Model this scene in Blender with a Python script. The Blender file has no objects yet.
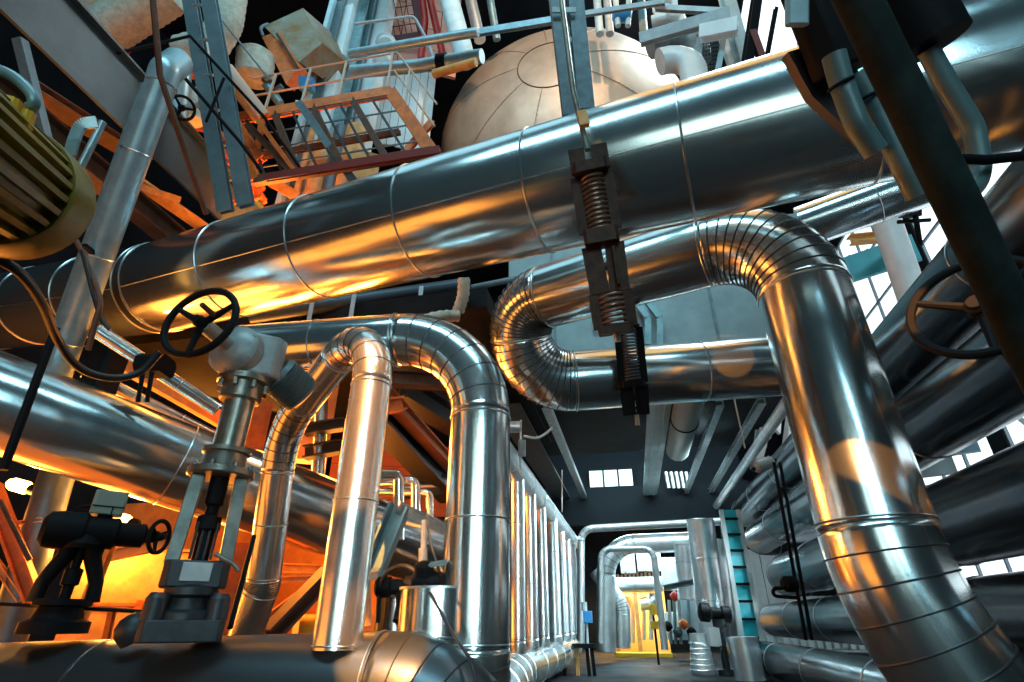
import bpy, bmesh, math, random
from mathutils import Vector, Matrix
random.seed(7)
SC = bpy.context.scene
COL = SC.collection
PI = math.pi
V = Vector

# ---------------------------------------------------------------- camera
F = 534.0
TH = math.atan(281 / F)
PS = math.atan(125 * math.cos(TH) / F)
CAM = V((0, 0, 1.0))
RT = V((math.cos(PS), math.sin(PS), 0))
FW = V((-math.sin(PS) * math.cos(TH), math.cos(PS) * math.cos(TH), math.sin(TH)))
UP = RT.cross(FW)


def ray(x, y):
    return FW + RT * ((x - 512) / F) + UP * ((341 - y) / F)


def at(x, y, d):
    """point of the hall seen at (x, y), d metres in front of the lens"""
    return CAM + ray(x, y) * d


def atz(x, y, z):
    r = ray(x, y)
    return CAM + r * ((z - CAM.z) / r.z)


def atx(x, y, X):
    r = ray(x, y)
    return CAM + r * (X / r.x)


def aty(x, y, Y):
    r = ray(x, y)
    return CAM + r * (Y / r.y)


def zat(x, y, py):
    """height on the plumb line through (x, y) that shows at image row py"""
    k = (341 - py) / F
    b = UP - FW * k
    return CAM.z - (x * b.x + y * b.y) / b.z


cam_data = bpy.data.cameras.new('camera')
cam = bpy.data.objects.new('camera', cam_data)
COL.objects.link(cam)
m = Matrix((RT, UP, -FW)).transposed().to_4x4()
m.translation = CAM
cam.matrix_world = m
cam_data.sensor_width = 36
cam_data.lens = F / 1024 * 36
cam_data.clip_start = 0.05
cam_data.clip_end = 200
SC.camera = cam


# ---------------------------------------------------------------- materials
def mat(name, col, rough=0.5, metal=0.0, bump=0.0, bscale=20.0, var=0.0, vscale=3.0, col2=None, emit=None, estr=0.0,
        dent=0.0, dscale=1.5, stretch=None, rvar=0.0, spec=None):
    mt = bpy.data.materials.new(name)
    mt.use_nodes = True
    nt = mt.node_tree
    n = nt.nodes
    l = nt.links
    bs = n['Principled BSDF']
    bs.inputs['Base Color'].default_value = (*col, 1)
    bs.inputs['Roughness'].default_value = rough
    bs.inputs['Metallic'].default_value = metal
    if spec is not None:
        bs.inputs['Specular IOR Level'].default_value = spec
    tc = n.new('ShaderNodeTexCoord')
    src = tc.outputs['Object']
    if stretch:
        mp = n.new('ShaderNodeMapping')
        mp.inputs['Scale'].default_value = stretch
        l.new(src, mp.inputs['Vector'])
        src = mp.outputs['Vector']
    if var > 0 or col2:
        nz = n.new('ShaderNodeTexNoise')
        nz.inputs['Scale'].default_value = vscale
        nz.inputs['Detail'].default_value = 6
        nz.inputs['Roughness'].default_value = 0.65
        l.new(src, nz.inputs['Vector'])
        rp = n.new('ShaderNodeValToRGB')
        c2 = col2 if col2 else tuple(c * (1 - var) for c in col)
        rp.color_ramp.elements[0].position = 0.38
        rp.color_ramp.elements[0].color = (*c2, 1)
        rp.color_ramp.elements[1].position = 0.62
        rp.color_ramp.elements[1].color = (*col, 1)
        l.new(nz.outputs['Fac'], rp.inputs['Fac'])
        l.new(rp.outputs['Color'], bs.inputs['Base Color'])
        if rvar:
            mr = n.new('ShaderNodeMapRange')
            mr.inputs['From Min'].default_value = 0.3
            mr.inputs['From Max'].default_value = 0.7
            mr.inputs['To Min'].default_value = rough + rvar
            mr.inputs['To Max'].default_value = max(0.03, rough - rvar)
            l.new(nz.outputs['Fac'], mr.inputs['Value'])
            l.new(mr.outputs['Result'], bs.inputs['Roughness'])
    prev = None
    if dent > 0:
        nz = n.new('ShaderNodeTexNoise')
        nz.inputs['Scale'].default_value = dscale
        nz.inputs['Detail'].default_value = 1.5
        l.new(src, nz.inputs['Vector'])
        b = n.new('ShaderNodeBump')
        b.inputs['Strength'].default_value = 1.0
        b.inputs['Distance'].default_value = dent
        l.new(nz.outputs['Fac'], b.inputs['Height'])
        prev = b
    if bump > 0:
        nz = n.new('ShaderNodeTexNoise')
        nz.inputs['Scale'].default_value = bscale
        nz.inputs['Detail'].default_value = 4
        l.new(src, nz.inputs['Vector'])
        b = n.new('ShaderNodeBump')
        b.inputs['Strength'].default_value = bump
        b.inputs['Distance'].default_value = 0.01
        l.new(nz.outputs['Fac'], b.inputs['Height'])
        if prev:
            l.new(prev.outputs['Normal'], b.inputs['Normal'])
        prev = b
    if prev:
        l.new(prev.outputs['Normal'], bs.inputs['Normal'])
    if emit:
        bs.inputs['Emission Color'].default_value = (*emit, 1)
        bs.inputs['Emission Strength'].default_value = estr
    return mt


M = {}
M['alu'] = mat('aluminium_cladding', (0.70, 0.77, 0.78), 0.19, 0.96, bump=0.02, bscale=70, var=0.05, vscale=3, dent=0.022, dscale=1.0, rvar=0.025)
M['alu_d'] = mat('dull_shade_toned_cladding', (0.14, 0.16, 0.18), 0.25, 1.0, bump=0.02, bscale=70, var=0.04, vscale=3, dent=0.015, dscale=1.3, rvar=0.02)  # silver cladding; shade along the right wall is put into this dark tone
M['alu_s'] = mat('bright_small_pipe_cladding', (0.84, 0.82, 0.78), 0.24, 0.92, bump=0.03, bscale=80, var=0.05, vscale=5, dent=0.012, dscale=2.5, rvar=0.03)
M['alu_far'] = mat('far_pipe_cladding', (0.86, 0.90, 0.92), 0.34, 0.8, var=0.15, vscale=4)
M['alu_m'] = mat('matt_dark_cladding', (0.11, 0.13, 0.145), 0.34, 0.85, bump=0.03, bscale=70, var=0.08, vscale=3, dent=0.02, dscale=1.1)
M['seam'] = mat('seam_bead_metal', (0.55, 0.58, 0.6), 0.3, 1.0)
M['seam_d'] = mat('dark_gore_seam', (0.03, 0.032, 0.035), 0.5, 0.3)
M['galv'] = mat('galvanised_steel', (0.50, 0.56, 0.58), 0.42, 0.8, bump=0.08, bscale=40, var=0.3, vscale=9, rvar=0.1)
M['grey'] = mat('grey_painted_steel', (0.17, 0.22, 0.25), 0.45, 0.15, bump=0.06, bscale=50, var=0.35, vscale=5)
M['greyl'] = mat('light_grey_painted_steel', (0.45, 0.50, 0.52), 0.45, 0.2, bump=0.05, bscale=50, var=0.25, vscale=4)
M['duct'] = mat('duct_sheet', (0.26, 0.33, 0.34), 0.5, 0.35, bump=0.05, bscale=20, var=0.2, vscale=2.2)
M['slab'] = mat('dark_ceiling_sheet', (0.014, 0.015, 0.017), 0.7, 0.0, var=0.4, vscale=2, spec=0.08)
M['slabl'] = mat('grey_ceiling_panel', (0.07, 0.075, 0.075), 0.55, 0.3, var=0.35, vscale=3)
M['black'] = mat('black_iron', (0.006, 0.0065, 0.008), 0.6, 0.0, spec=0.1, bump=0.1, bscale=60)
M['rust'] = mat('dark_rusty_spring_steel', (0.022, 0.012, 0.01), 0.55, 0.1, spec=0.2, bump=0.15, bscale=40, col2=(0.05, 0.026, 0.016), vscale=14)
M['spring'] = mat('spring_coil_steel', (0.22, 0.13, 0.09), 0.38, 0.7)
M['orange'] = mat('orange_primer_steel', (0.82, 0.17, 0.02), 0.55, 0.0, bump=0.08, bscale=30, var=0.35, vscale=6)
M['orangel'] = mat('ochre_painted_steel', (0.75, 0.36, 0.10), 0.55, 0.0, var=0.3, vscale=6)
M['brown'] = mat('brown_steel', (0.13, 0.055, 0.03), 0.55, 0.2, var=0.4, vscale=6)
M['red'] = mat('red_paint', (0.55, 0.03, 0.02), 0.45, 0.0, var=0.25)
M['pink'] = mat('salmon_wall_sheet', (0.85, 0.42, 0.33), 0.6, 0.0, var=0.15)
M['tank'] = mat('tan_tank_cladding', (0.62, 0.49, 0.38), 0.48, 0.35, bump=0.06, bscale=20, var=0.22, vscale=1.6, dent=0.02, dscale=1.2)
M['wool'] = mat('pale_wrapped_insulation', (0.62, 0.60, 0.50), 0.8, 0.0, bump=0.5, bscale=26, var=0.3, vscale=9)
M['yellow'] = mat('olive_yellow_paint', (0.24, 0.165, 0.004), 0.42, 0.0, bump=0.05, bscale=40, var=0.35, vscale=6)
M['yellowb'] = mat('bright_yellow_paint', (0.75, 0.42, 0.02), 0.45)
M['valve'] = mat('worn_grey_green_casting', (0.20, 0.21, 0.185), 0.38, 0.55, bump=0.12, bscale=30, var=0.4, vscale=8)
M['valved'] = mat('dark_blue_grey_casting', (0.03, 0.038, 0.045), 0.45, 0.3, bump=0.12, bscale=30, var=0.4, vscale=8)
M['valve_t'] = mat('worn_brassy_grey_casting', (0.42, 0.41, 0.34), 0.30, 0.8, bump=0.1, bscale=20, var=0.4, vscale=6)
M['teal_d'] = mat('dark_teal_motor_paint', (0.07, 0.10, 0.11), 0.42, 0.2)
M['box_green'] = mat('grey_green_box_paint', (0.22, 0.29, 0.25), 0.5, 0.1)
M['bluegrey_d'] = mat('grey_blue_post_steel', (0.11, 0.15, 0.18), 0.4, 0.4, var=0.25, vscale=5)
M['girder'] = mat('blue_grey_girder_paint', (0.045, 0.075, 0.092), 0.42, 0.25, bump=0.06, bscale=30, var=0.25, vscale=3)
M['grey_m'] = mat('mid_grey_bar_steel', (0.16, 0.23, 0.26), 0.42, 0.3, var=0.2, vscale=5)
M['pinkish'] = mat('salmon_rail_paint', (0.60, 0.38, 0.28), 0.5)
M['rustbox'] = mat('rust_stained_sheet', (0.26, 0.25, 0.20), 0.55, 0.3, col2=(0.24, 0.12, 0.04), vscale=2.5)
M['redbrown'] = mat('red_brown_primer', (0.20, 0.035, 0.03), 0.5)
M['pblue'] = mat('pale_blue_paint', (0.52, 0.68, 0.74), 0.45, 0.1, var=0.2, vscale=3)
M['plum'] = mat('plum_frame_paint', (0.16, 0.08, 0.10), 0.5)
M['tank_d'] = mat('tank_seam_metal', (0.36, 0.27, 0.21), 0.5, 0.3)
M['spring_d'] = mat('dark_grey_spring_steel', (0.10, 0.11, 0.13), 0.35, 0.7)
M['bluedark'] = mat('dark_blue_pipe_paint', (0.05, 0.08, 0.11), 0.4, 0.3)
M['dark'] = mat('near_black_steel', (0.03, 0.025, 0.024), 0.55, 0.2)  # plain near-black steel
M['rustorange'] = mat('deep_rust_orange', (0.38, 0.10, 0.03), 0.6)
M['vessel'] = mat('dull_green_grey_vessel', (0.25, 0.29, 0.27), 0.4, 0.5)
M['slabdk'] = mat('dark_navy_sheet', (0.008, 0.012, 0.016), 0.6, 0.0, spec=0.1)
M['glass_sky2'] = mat('pale_far_window_pane', (0.7, 0.75, 0.72), 0.3, emit=(0.85, 0.95, 0.9), estr=0.7)
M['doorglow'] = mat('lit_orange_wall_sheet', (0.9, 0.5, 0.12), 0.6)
M['cream'] = mat('cream_column_paint', (0.95, 0.82, 0.55), 0.5)
M['fgsteel'] = mat('dark_green_grey_pole_paint', (0.02, 0.03, 0.03), 0.75, 0.0, var=0.4, vscale=9, spec=0.06)
M['fgplum'] = mat('dark_plum_plate_paint', (0.025, 0.018, 0.025), 0.5)
M['hook'] = mat('teal_grey_hook_steel', (0.12, 0.20, 0.21), 0.45, 0.2)
M['cyan_d'] = mat('deep_teal_sheet', (0.02, 0.30, 0.36), 0.45)
M['chan'] = mat('weathered_channel_steel', (0.12, 0.16, 0.18), 0.45, 0.4, var=0.3, vscale=12)
M['gear'] = mat('grey_gearbox_paint', (0.30, 0.33, 0.33), 0.42, 0.25, bump=0.06, bscale=40, var=0.25, vscale=7)
M['bluegrey'] = mat('pale_blue_steel', (0.36, 0.52, 0.58), 0.36, 0.45, bump=0.05, bscale=40, var=0.25, vscale=5)
M['teal'] = mat('teal_grey_paint', (0.20, 0.33, 0.36), 0.4, 0.3, var=0.3, vscale=8)
M['cyan'] = mat('cyan_glazing_sheet', (0.03, 0.62, 0.72), 0.35, 0.0)
M['blue'] = mat('blue_paint', (0.03, 0.25, 0.55), 0.4)
M['white'] = mat('white_painted_metal', (0.80, 0.82, 0.82), 0.45, 0.1, var=0.12)
M['cable'] = mat('dark_cable_rubber', (0.018, 0.02, 0.022), 0.45)
M['cablet'] = mat('tan_cable_sheath', (0.42, 0.28, 0.18), 0.45)
M['floor'] = mat('dark_concrete', (0.014, 0.016, 0.019), 0.75, 0.0, spec=0.25, bump=0.12, bscale=25, var=0.35, vscale=1.5, rvar=0.1)
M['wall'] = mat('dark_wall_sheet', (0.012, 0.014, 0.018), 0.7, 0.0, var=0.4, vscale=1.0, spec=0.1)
M['walll'] = mat('grey_corrugated_sheet', (0.50, 0.52, 0.52), 0.5, 0.3, var=0.15)
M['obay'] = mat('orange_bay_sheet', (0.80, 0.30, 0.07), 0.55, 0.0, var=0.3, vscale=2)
M['pale'] = mat('pale_panel', (0.66, 0.72, 0.72), 0.5, 0.1, var=0.1)
M['glass_sky'] = mat('daylit_window_pane', (0.8, 0.9, 0.95), 0.2, emit=(0.86, 0.96, 1.0), estr=1.5)
M['lamp'] = mat('sodium_lamp_glass', (1, 0.6, 0.2), 0.3, emit=(1.0, 0.55, 0.12), estr=14.0)
M['grate'] = mat('grey_step_grating', (0.07, 0.07, 0.075), 0.5, 0.6)


# ---------------------------------------------------------------- mesh tools
def frame(z, hint=None):
    z = V(z).normalized()
    h = V(hint) if hint is not None else V((0, 0, 1))
    if abs(z.dot(h.normalized())) > 0.98:
        h = V((0, 1, 0)) if abs(z.y) < 0.9 else V((1, 0, 0))
    x = h.cross(z).normalized()
    y = z.cross(x)
    return Matrix((x, y, z)).transposed()


def place(p, z=(0, 0, 1), hint=None):
    mm = frame(z, hint).to_4x4()
    mm.translation = V(p)
    return mm


def tube(bm, pts, r, seg=12, caps=True, closed=False):
    """round sweep along a polyline, parallel transported"""
    pts = [V(p) for p in pts]
    n = len(pts)
    rs = r if isinstance(r, (list, tuple)) else [r] * n
    tang = []
    for i in range(n):
        if closed:
            t = (pts[(i + 1) % n] - pts[i - 1])
        elif i == 0:
            t = pts[1] - pts[0]
        elif i == n - 1:
            t = pts[-1] - pts[-2]
        else:
            t = (pts[i + 1] - pts[i]).normalized() + (pts[i] - pts[i - 1]).normalized()
        tang.append(t.normalized())
    fr = frame(tang[0])
    x = fr.col[0].copy()
    rings = []
    for i in range(n):
        t = tang[i]
        x = (x - t * x.dot(t)).normalized()
        y = t.cross(x)
        rings.append([bm.verts.new(pts[i] + (x * math.cos(2 * PI * k / seg) + y * math.sin(2 * PI * k / seg)) * rs[i]) for k in range(seg)])
    m_ = n if closed else n - 1
    for i in range(m_):
        a, b = rings[i], rings[(i + 1) % n]
        for k in range(seg):
            bm.faces.new((a[k], a[(k + 1) % seg], b[(k + 1) % seg], b[k]))
    if caps and not closed:
        bm.faces.new(list(reversed(rings[0])))
        bm.faces.new(rings[-1])
    return rings


def fillet(pts, bends, n=8):
    """polyline with rounded corners; returns list of ('s'|'a', [points])"""
    pts = [V(p) for p in pts]
    if not isinstance(bends, (list, tuple)):
        bends = [bends] * (len(pts) - 2)
    out = []
    cur = pts[0]
    for i in range(1, len(pts) - 1):
        a = (pts[i] - pts[i - 1]).normalized()
        b = (pts[i + 1] - pts[i]).normalized()
        ph = a.angle(b)
        R = bends[i - 1]
        if ph < 0.02 or R <= 0:
            out.append(('s', [cur, pts[i]]))
            cur = pts[i]
            continue
        t = min(R * math.tan(ph / 2), (pts[i] - cur).length * 0.98, (pts[i + 1] - pts[i]).length * (0.49 if i < len(pts) - 2 else 0.98))
        R = t / math.tan(ph / 2)
        p0 = pts[i] - a * t
        p1 = pts[i] + b * t
        nrm = (b - a * a.dot(b)).normalized()
        c = p0 + nrm * R
        arc = []
        for k in range(n + 1):
            w = ph * k / n
            arc.append(c - nrm * R * math.cos(w) + a * R * math.sin(w))
        if (p0 - cur).length > 0.01:
            out.append(('s', [cur, p0]))
        out.append(('a', arc))
        cur = p1
    if (pts[-1] - cur).length > 0.01:
        out.append(('s', [cur, pts[-1]]))
    return out


def smoothpath(pts, bends=0.05, n=6):
    o = []
    for k, q in fillet(pts, bends, n):
        for p in q:
            if not o or (p - o[-1]).length > 1e-4:
                o.append(p)
    return o


def spline(pts, n=8):
    """smooth curve through points (Catmull-Rom)"""
    pts = [V(p) for p in pts]
    P = [pts[0] * 2 - pts[1]] + pts + [pts[-1] * 2 - pts[-2]]
    o = []
    for i in range(1, len(P) - 2):
        for k in range(n):
            t = k / n
            a, b, c, d = P[i - 1], P[i], P[i + 1], P[i + 2]
            o.append(0.5 * ((2 * b) + (c - a) * t + (2 * a - 5 * b + 4 * c - d) * t * t + (3 * b - a - 3 * c + d) * t ** 3))
    o.append(pts[-1])
    return o


def box(bm, c, s, mm=None):
    """box centred at c, size s, optional matrix applied after"""
    vs = []
    for dx in (-.5, .5):
        for dy in (-.5, .5):
            for dz in (-.5, .5):
                p = V((c[0] + dx * s[0], c[1] + dy * s[1], c[2] + dz * s[2]))
                vs.append(bm.verts.new(mm @ p if mm is not None else p))
    for f in ((0, 1, 3, 2), (4, 6, 7, 5), (0, 4, 5, 1), (2, 3, 7, 6), (0, 2, 6, 4), (1, 5, 7, 3)):
        bm.faces.new([vs[i] for i in f])


def cbox(bm, c, s, ch=0.01, mm=None):
    """box with chamfered long edges (octagon section along z)"""
    x, y, z = s[0] / 2, s[1] / 2, s[2] / 2
    ch = min(ch, x * .9, y * .9)
    poly = [(-x + ch, -y), (x - ch, -y), (x, -y + ch), (x, y - ch), (x - ch, y), (-x + ch, y), (-x, y - ch), (-x, -y + ch)]
    prism(bm, [(c[0] + a, c[1] + b) for a, b in poly], c[2] - z, c[2] + z, mm)


def prism(bm, poly, z0, z1, mm=None):
    f = (lambda p: mm @ V(p)) if mm is not None else (lambda p: V(p))
    a = [bm.verts.new(f((x, y, z0))) for x, y in poly]
    b = [bm.verts.new(f((x, y, z1))) for x, y in poly]
    n = len(poly)
    bm.faces.new(list(reversed(a)))
    bm.faces.new(b)
    for i in range(n):
        bm.faces.new((a[i], a[(i + 1) % n], b[(i + 1) % n], b[i]))


def lathe(bm, prof, mm=None, seg=28):
    """prof: (radius, height) list revolved about local z"""
    f = (lambda p: mm @ V(p)) if mm is not None else (lambda p: V(p))
    rings = []
    for r, z in prof:
        if r < 1e-5:
            rings.append([bm.verts.new(f((0, 0, z)))])
        else:
            rings.append([bm.verts.new(f((r * math.cos(2 * PI * k / seg), r * math.sin(2 * PI * k / seg), z))) for k in range(seg)])
    for a, b in zip(rings, rings[1:]):
        for k in range(seg):
            j = (k + 1) % seg
            if len(a) == 1 and len(b) == 1:
                continue
            if len(a) == 1:
                bm.faces.new((a[0], b[j], b[k]))
            elif len(b) == 1:
                bm.faces.new((a[k], a[j], b[0]))
            else:
                bm.faces.new((a[k], a[j], b[j], b[k]))
    if len(rings[0]) > 1:
        bm.faces.new(list(reversed(rings[0])))
    if len(rings[-1]) > 1:
        bm.faces.new(rings[-1])


def cyl(bm, p, q, r, seg=16):
    tube(bm, [p, q], r, seg)


def ring(bm, c, z, R, r, seg=36, mseg=8):
    mm = place(c, z)
    tube(bm, [mm @ V((R * math.cos(2 * PI * k / seg), R * math.sin(2 * PI * k / seg), 0)) for k in range(seg)], r, mseg, closed=True)


def I_PROF(w, h, t=0.02):
    x, y = w / 2, h / 2
    return [(-x, -y), (x, -y), (x, -y + t), (t / 2, -y + t), (t / 2, y - t), (x, y - t), (x, y), (-x, y), (-x, y - t), (-t / 2, y - t), (-t / 2, -y + t), (-x, -y + t)]


def C_PROF(w, h, t=0.015):
    x, y = w / 2, h / 2
    return [(-x, -y), (x, -y), (x, -y + t), (-x + t, -y + t), (-x + t, y - t), (x, y - t), (x, y), (-x, y)]


def L_PROF(w, h, t=0.012):
    x, y = w / 2, h / 2
    return [(-x, -y), (x, -y), (x, -y + t), (-x + t, -y + t), (-x + t, y), (-x, y)]


def R_PROF(w, h):
    x, y = w / 2, h / 2
    return [(-x, -y), (x, -y), (x, y), (-x, y)]


def beam(bm, p, q, prof, hint=(0, 0, 1), roll=0.0):
    """profile swept from p to q; profile y points along hint"""
    p, q = V(p), V(q)
    d = q - p
    mm = frame(d, hint).to_4x4()
    # frame: x = hint x z, y = z x x  -> y is along hint
    mm.translation = p
    if roll:
        mm = mm @ Matrix.Rotation(roll, 4, 'Z')
    prism(bm, prof, 0, d.length, mm)


def finish(bm, ang=32):
    bmesh.ops.recalc_face_normals(bm, faces=bm.faces)
    for f in bm.faces:
        f.smooth = True
    if ang is None:
        return
    lim = math.radians(ang)
    for e in bm.edges:
        if len(e.link_faces) == 2:
            if e.calc_face_angle(0) > lim:
                e.smooth = False
        else:
            e.smooth = False


def link(name, bm, material, parent=None, kind=None, ang=32, bevel=0):
    finish(bm, ang)
    me = bpy.data.meshes.new(name)
    bm.to_mesh(me)
    bm.free()
    o = bpy.data.objects.new(name, me)
    COL.objects.link(o)
    if material is not None:
        me.materials.append(M[material])
    if parent is not None:
        o.parent = parent
    if kind:
        o['kind'] = kind
    if bevel:
        b = o.modifiers.new('bevel', 'BEVEL')
        b.width = bevel
        b.segments = 2
        b.limit_method = 'ANGLE'
    return o


def NB():
    return bmesh.new()


def struct(name, bm, material, parent=None):
    return link(name, bm, material, parent, None if parent else 'structure')


def struct_box(name, c, s, material, parent=None):
    bm = NB()
    box(bm, c, s)
    return struct(name, bm, material, parent)


class Thing:
    """an Empty at the base of a thing; parts are given in world or local space"""

    def __init__(self, name, label, cat, loc=(0, 0, 0), mm=None, group=None):
        self.o = bpy.data.objects.new(name, None)
        self.o.empty_display_size = 0.1
        COL.objects.link(self.o)
        self.M = mm.copy() if mm is not None else Matrix.Translation(V(loc))
        self.o.matrix_world = self.M
        self.inv = self.M.inverted()
        tag(self.o, label, cat, group)

    def part(self, name, bm, material, parent=None, world=True, label=None, kind=None, ang=32, bevel=0):
        if world:
            bm.transform(self.inv)
        o = link(name, bm, material, parent or self.o, kind, ang, bevel)
        if label:
            o['label'] = label
        return o


def tag(o, label, cat, group=None):
    o['label'] = label
    o['category'] = cat
    if group:
        o['group'] = group
    return o


def solo(name, bm, material, label, cat, group=None, ang=32, bevel=0):
    """a thing that is one mesh; its origin is moved to its own base"""
    c = V((0, 0, 0))
    for v in bm.verts:
        c += v.co
    c /= max(1, len(bm.verts))
    c.z = min(v.co.z for v in bm.verts)
    bm.transform(Matrix.Translation(-c))
    o = link(name, bm, material, None, None, ang, bevel)
    o.location = c
    return tag(o, label, cat, group)


def copy_tree(src, loc=None, label=None, mm=None, rotz=None):
    c = src.copy()
    COL.objects.link(c)
    if mm is not None:
        c.matrix_world = mm
    if loc is not None:
        c.location = loc
    if rotz is not None:
        c.rotation_euler = (0, 0, rotz)
    if label:
        c['label'] = label
    for ch in list(src.children):
        d = ch.copy()
        COL.objects.link(d)
        d.parent = c
        for g in list(ch.children):
            e = g.copy()
            COL.objects.link(e)
            e.parent = d
    return c


# ---------------------------------------------------------------- insulated pipes
def bead(bm, c, t, r, w=0.009):
    ring(bm, c, t, r + w * 0.2, w, seg=44, mseg=6)


def pipe(name, label, cat, pts, r, material='alu', bends=0.8, gores=6, seam_every=1.8, seam_at=None, seg=44, group=None,
         beads=True, bw=0.009, start_cap=True, lap=None, overlap=0.0, elbow_beads=True):
    """clad pipe: straight sections, mitred elbows, raised seam bands"""
    segs = fillet(pts, bends, gores * 3)
    t = Thing(name, label, cat, loc=V(pts[0]), group=group)
    ns = 0
    for kind, q in segs:
        bm = NB()
        if kind == 's':
            tube(bm, q, r, seg)
            po = t.part('straight_section', bm, material)
            d = q[1] - q[0]
            L = d.length
            dn = d.normalized()
            if beads:
                marks = [0.02, L - 0.02] if L > 0.15 else [L / 2]
                k = int(L / seam_every)
                marks += [L * (j + 1) / (k + 1) for j in range(k)] if k else []
                for s in marks:
                    b = NB()
                    bead(b, q[0] + dn * s, dn, r, bw)
                    t.part('seam_band', b, 'seam', po)
            if lap is not None:
                # raised lengthwise lap of the sheet
                b = NB()
                fx = frame(dn)
                off = (fx.col[0] * math.cos(lap) + fx.col[1] * math.sin(lap)) * (r + 0.001)
                tube(b, [q[0] + off + dn * 0.03, q[1] + off - dn * 0.03], 0.006, 6)
                t.part('lap_seam', b, 'seam', po)
            ns += 1
        else:
            n = len(q)
            rings = tube(bm, q, r, seg)
            po = t.part('elbow', bm, material, ang=None)
            if beads and elbow_beads:
                for j in range(3, n - 1, 3):
                    b = NB()
                    bead(b, q[j], q[j + 1] - q[j - 1], r, bw * 0.85)
                    t.part('gore_seam', b, 'seam_d', po)
    return t


def rod(name, pts, r, material, label, cat, seg=8, group=None, bends=None, n=5):
    bm = NB()
    p = smoothpath(pts, bends, n) if bends else pts
    tube(bm, p, r, seg)
    return solo(name, bm, material, label, cat, group)


def steel(name, p, q, prof, material, label, cat='beam', hint=(0, 0, 1), roll=0.0, group=None):
    bm = NB()
    beam(bm, p, q, prof, hint, roll)
    return solo(name, bm, material, label, cat, group, ang=25)

# ---------------------------------------------------------------- the hall
struct_box('floor', (-3, 10, -0.1), (21, 34, 0.2), 'floor')
struct_box('wall_back', (-3, 26.1, 9), (21, 0.2, 18.4), 'wall')
struct_box('wall_left', (-13.4, 10, 9), (0.2, 34, 18.4), 'wall')
struct_box('ceiling', (-3, 10, 18.1), (21, 34, 0.2), 'wall')
# right wall: a dado, piers and two bands of glazing
bm = NB()
box(bm, (7.1, 10, 0.6), (0.2, 34, 1.2))
box(bm, (7.1, 10, 6.6), (0.2, 34, 1.2))
box(bm, (7.1, 10, 14.6), (0.2, 34, 7.0))
for yy in (-6.5, -2, 2.5, 7, 11.5, 16, 20.5, 25):
    box(bm, (7.1, yy, 9), (0.2, 0.5, 18))
struct('wall_right', bm, 'wall')
n = 0
for yy in (0.25, 4.75, 9.25, 13.75, 18.25, 22.75):
    for z0, z1 in ((1.2, 6.0), (7.2, 11.1)):
        if yy < 2 or yy > 17 or (z0 > 5 and yy < 9):
            # bay closed with an added dark panel to cut fill from the glazing
            struct_box('trim_%d' % (20 + int(yy) + int(z0)), (7.12, yy, (z0 + z1) / 2), (0.05, 4.0, z1 - z0), 'wall')
            continue
        n += 1
        w = struct_box('window_%d' % n, (7.12, yy, (z0 + z1) / 2), (0.03, 4.0, z1 - z0), 'glass_sky')
        bm = NB()
        for k in range(5):
            box(bm, (7.06, yy - 2 + k, (z0 + z1) / 2), (0.06, 0.05, z1 - z0))
        for k in range(4):
            box(bm, (7.06, yy, z0 + (z1 - z0) * k / 3), (0.05, 4.0, 0.05))
        struct('glazing_bar', bm, 'grey', w)
# roof light seen beside the dark foreground steel
c = atz(772, 40, 17.9)
n += 1
w = struct_box('window_%d' % n, (c.x + 0.4, c.y - 0.3, 17.97), (3.0, 5.5, 0.04), 'glass_sky')

# ceiling over the far aisle: dark sheet, beams run along the aisle
CE = 4.75
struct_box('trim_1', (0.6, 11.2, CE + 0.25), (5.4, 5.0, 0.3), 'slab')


# screen added behind the row of uprights to block the sodium light
struct_box('aisle_light_screen', (-2.3, 12.6, 1.35), (0.08, 8.0, 2.7), 'wall')

# ---------------------------------------------------------------- light
def area(name, loc, target, sx, sy, e, col, spread=PI):
    ld = bpy.data.lights.new(name, 'AREA')
    ld.shape = 'RECTANGLE'
    ld.size = sx
    ld.size_y = sy
    ld.energy = e
    ld.color = col
    ld.spread = spread
    o = bpy.data.objects.new(name, ld)
    COL.objects.link(o)
    d = V(target) - V(loc)
    o.matrix_world = place(loc, -d)
    return o


def spot(name, loc, target, e, col, ang, blend=0.15, rad=0.05):
    ld = bpy.data.lights.new(name, 'SPOT')
    ld.energy = e
    ld.color = col
    ld.spot_size = math.radians(ang)
    ld.spot_blend = blend
    ld.shadow_soft_size = rad
    o = bpy.data.objects.new(name, ld)
    COL.objects.link(o)
    o.matrix_world = place(loc, V(loc) - V(target))
    return o


COOL = (0.45, 0.85, 1.0)
WARM = (1.0, 0.31, 0.04)
area('daylight_roof', (-0.5, -3.5, 14.5), (0.0, 5, 4), 12, 2.0, 1150, COOL)
area('daylight_behind', (3.0, -6.0, 4.0), (-1.5, 6, 2), 1.2, 4.0, 170, COOL)
area('aisle_fill', (2.35, 12.0, 4.1), (-1.6, 12, 1.6), 0.8, 7, 950, (0.68, 0.93, 1.0), 2.0)  # unseen panel added in mid aisle to whiten the row of uprights
area('daylight_far', (0.5, 19.5, 4.4), (0, 19, 0), 3, 3, 900, (0.62, 0.92, 1.0))
area('daylight_opening', (0.3, 14.0, 5.4), (0.3, 18.0, 1.8), 4.0, 1.0, 300, (0.62, 0.92, 1.0))
area('daylight_upper', (4.0, 9.0, 17.0), (-1.0, 9.5, 11), 4, 3, 500, (0.8, 0.95, 1.0))
area('sodium_bay', (-7.6, 6.5, 1.2), (-3.0, 5.0, 3.4), 4.5, 2.4, 330, WARM)
area('sodium_bay_upper', (-7.5, 8.5, 5.3), (-4.0, 6.0, 7.0), 2.0, 2.0, 140, WARM)
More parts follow.
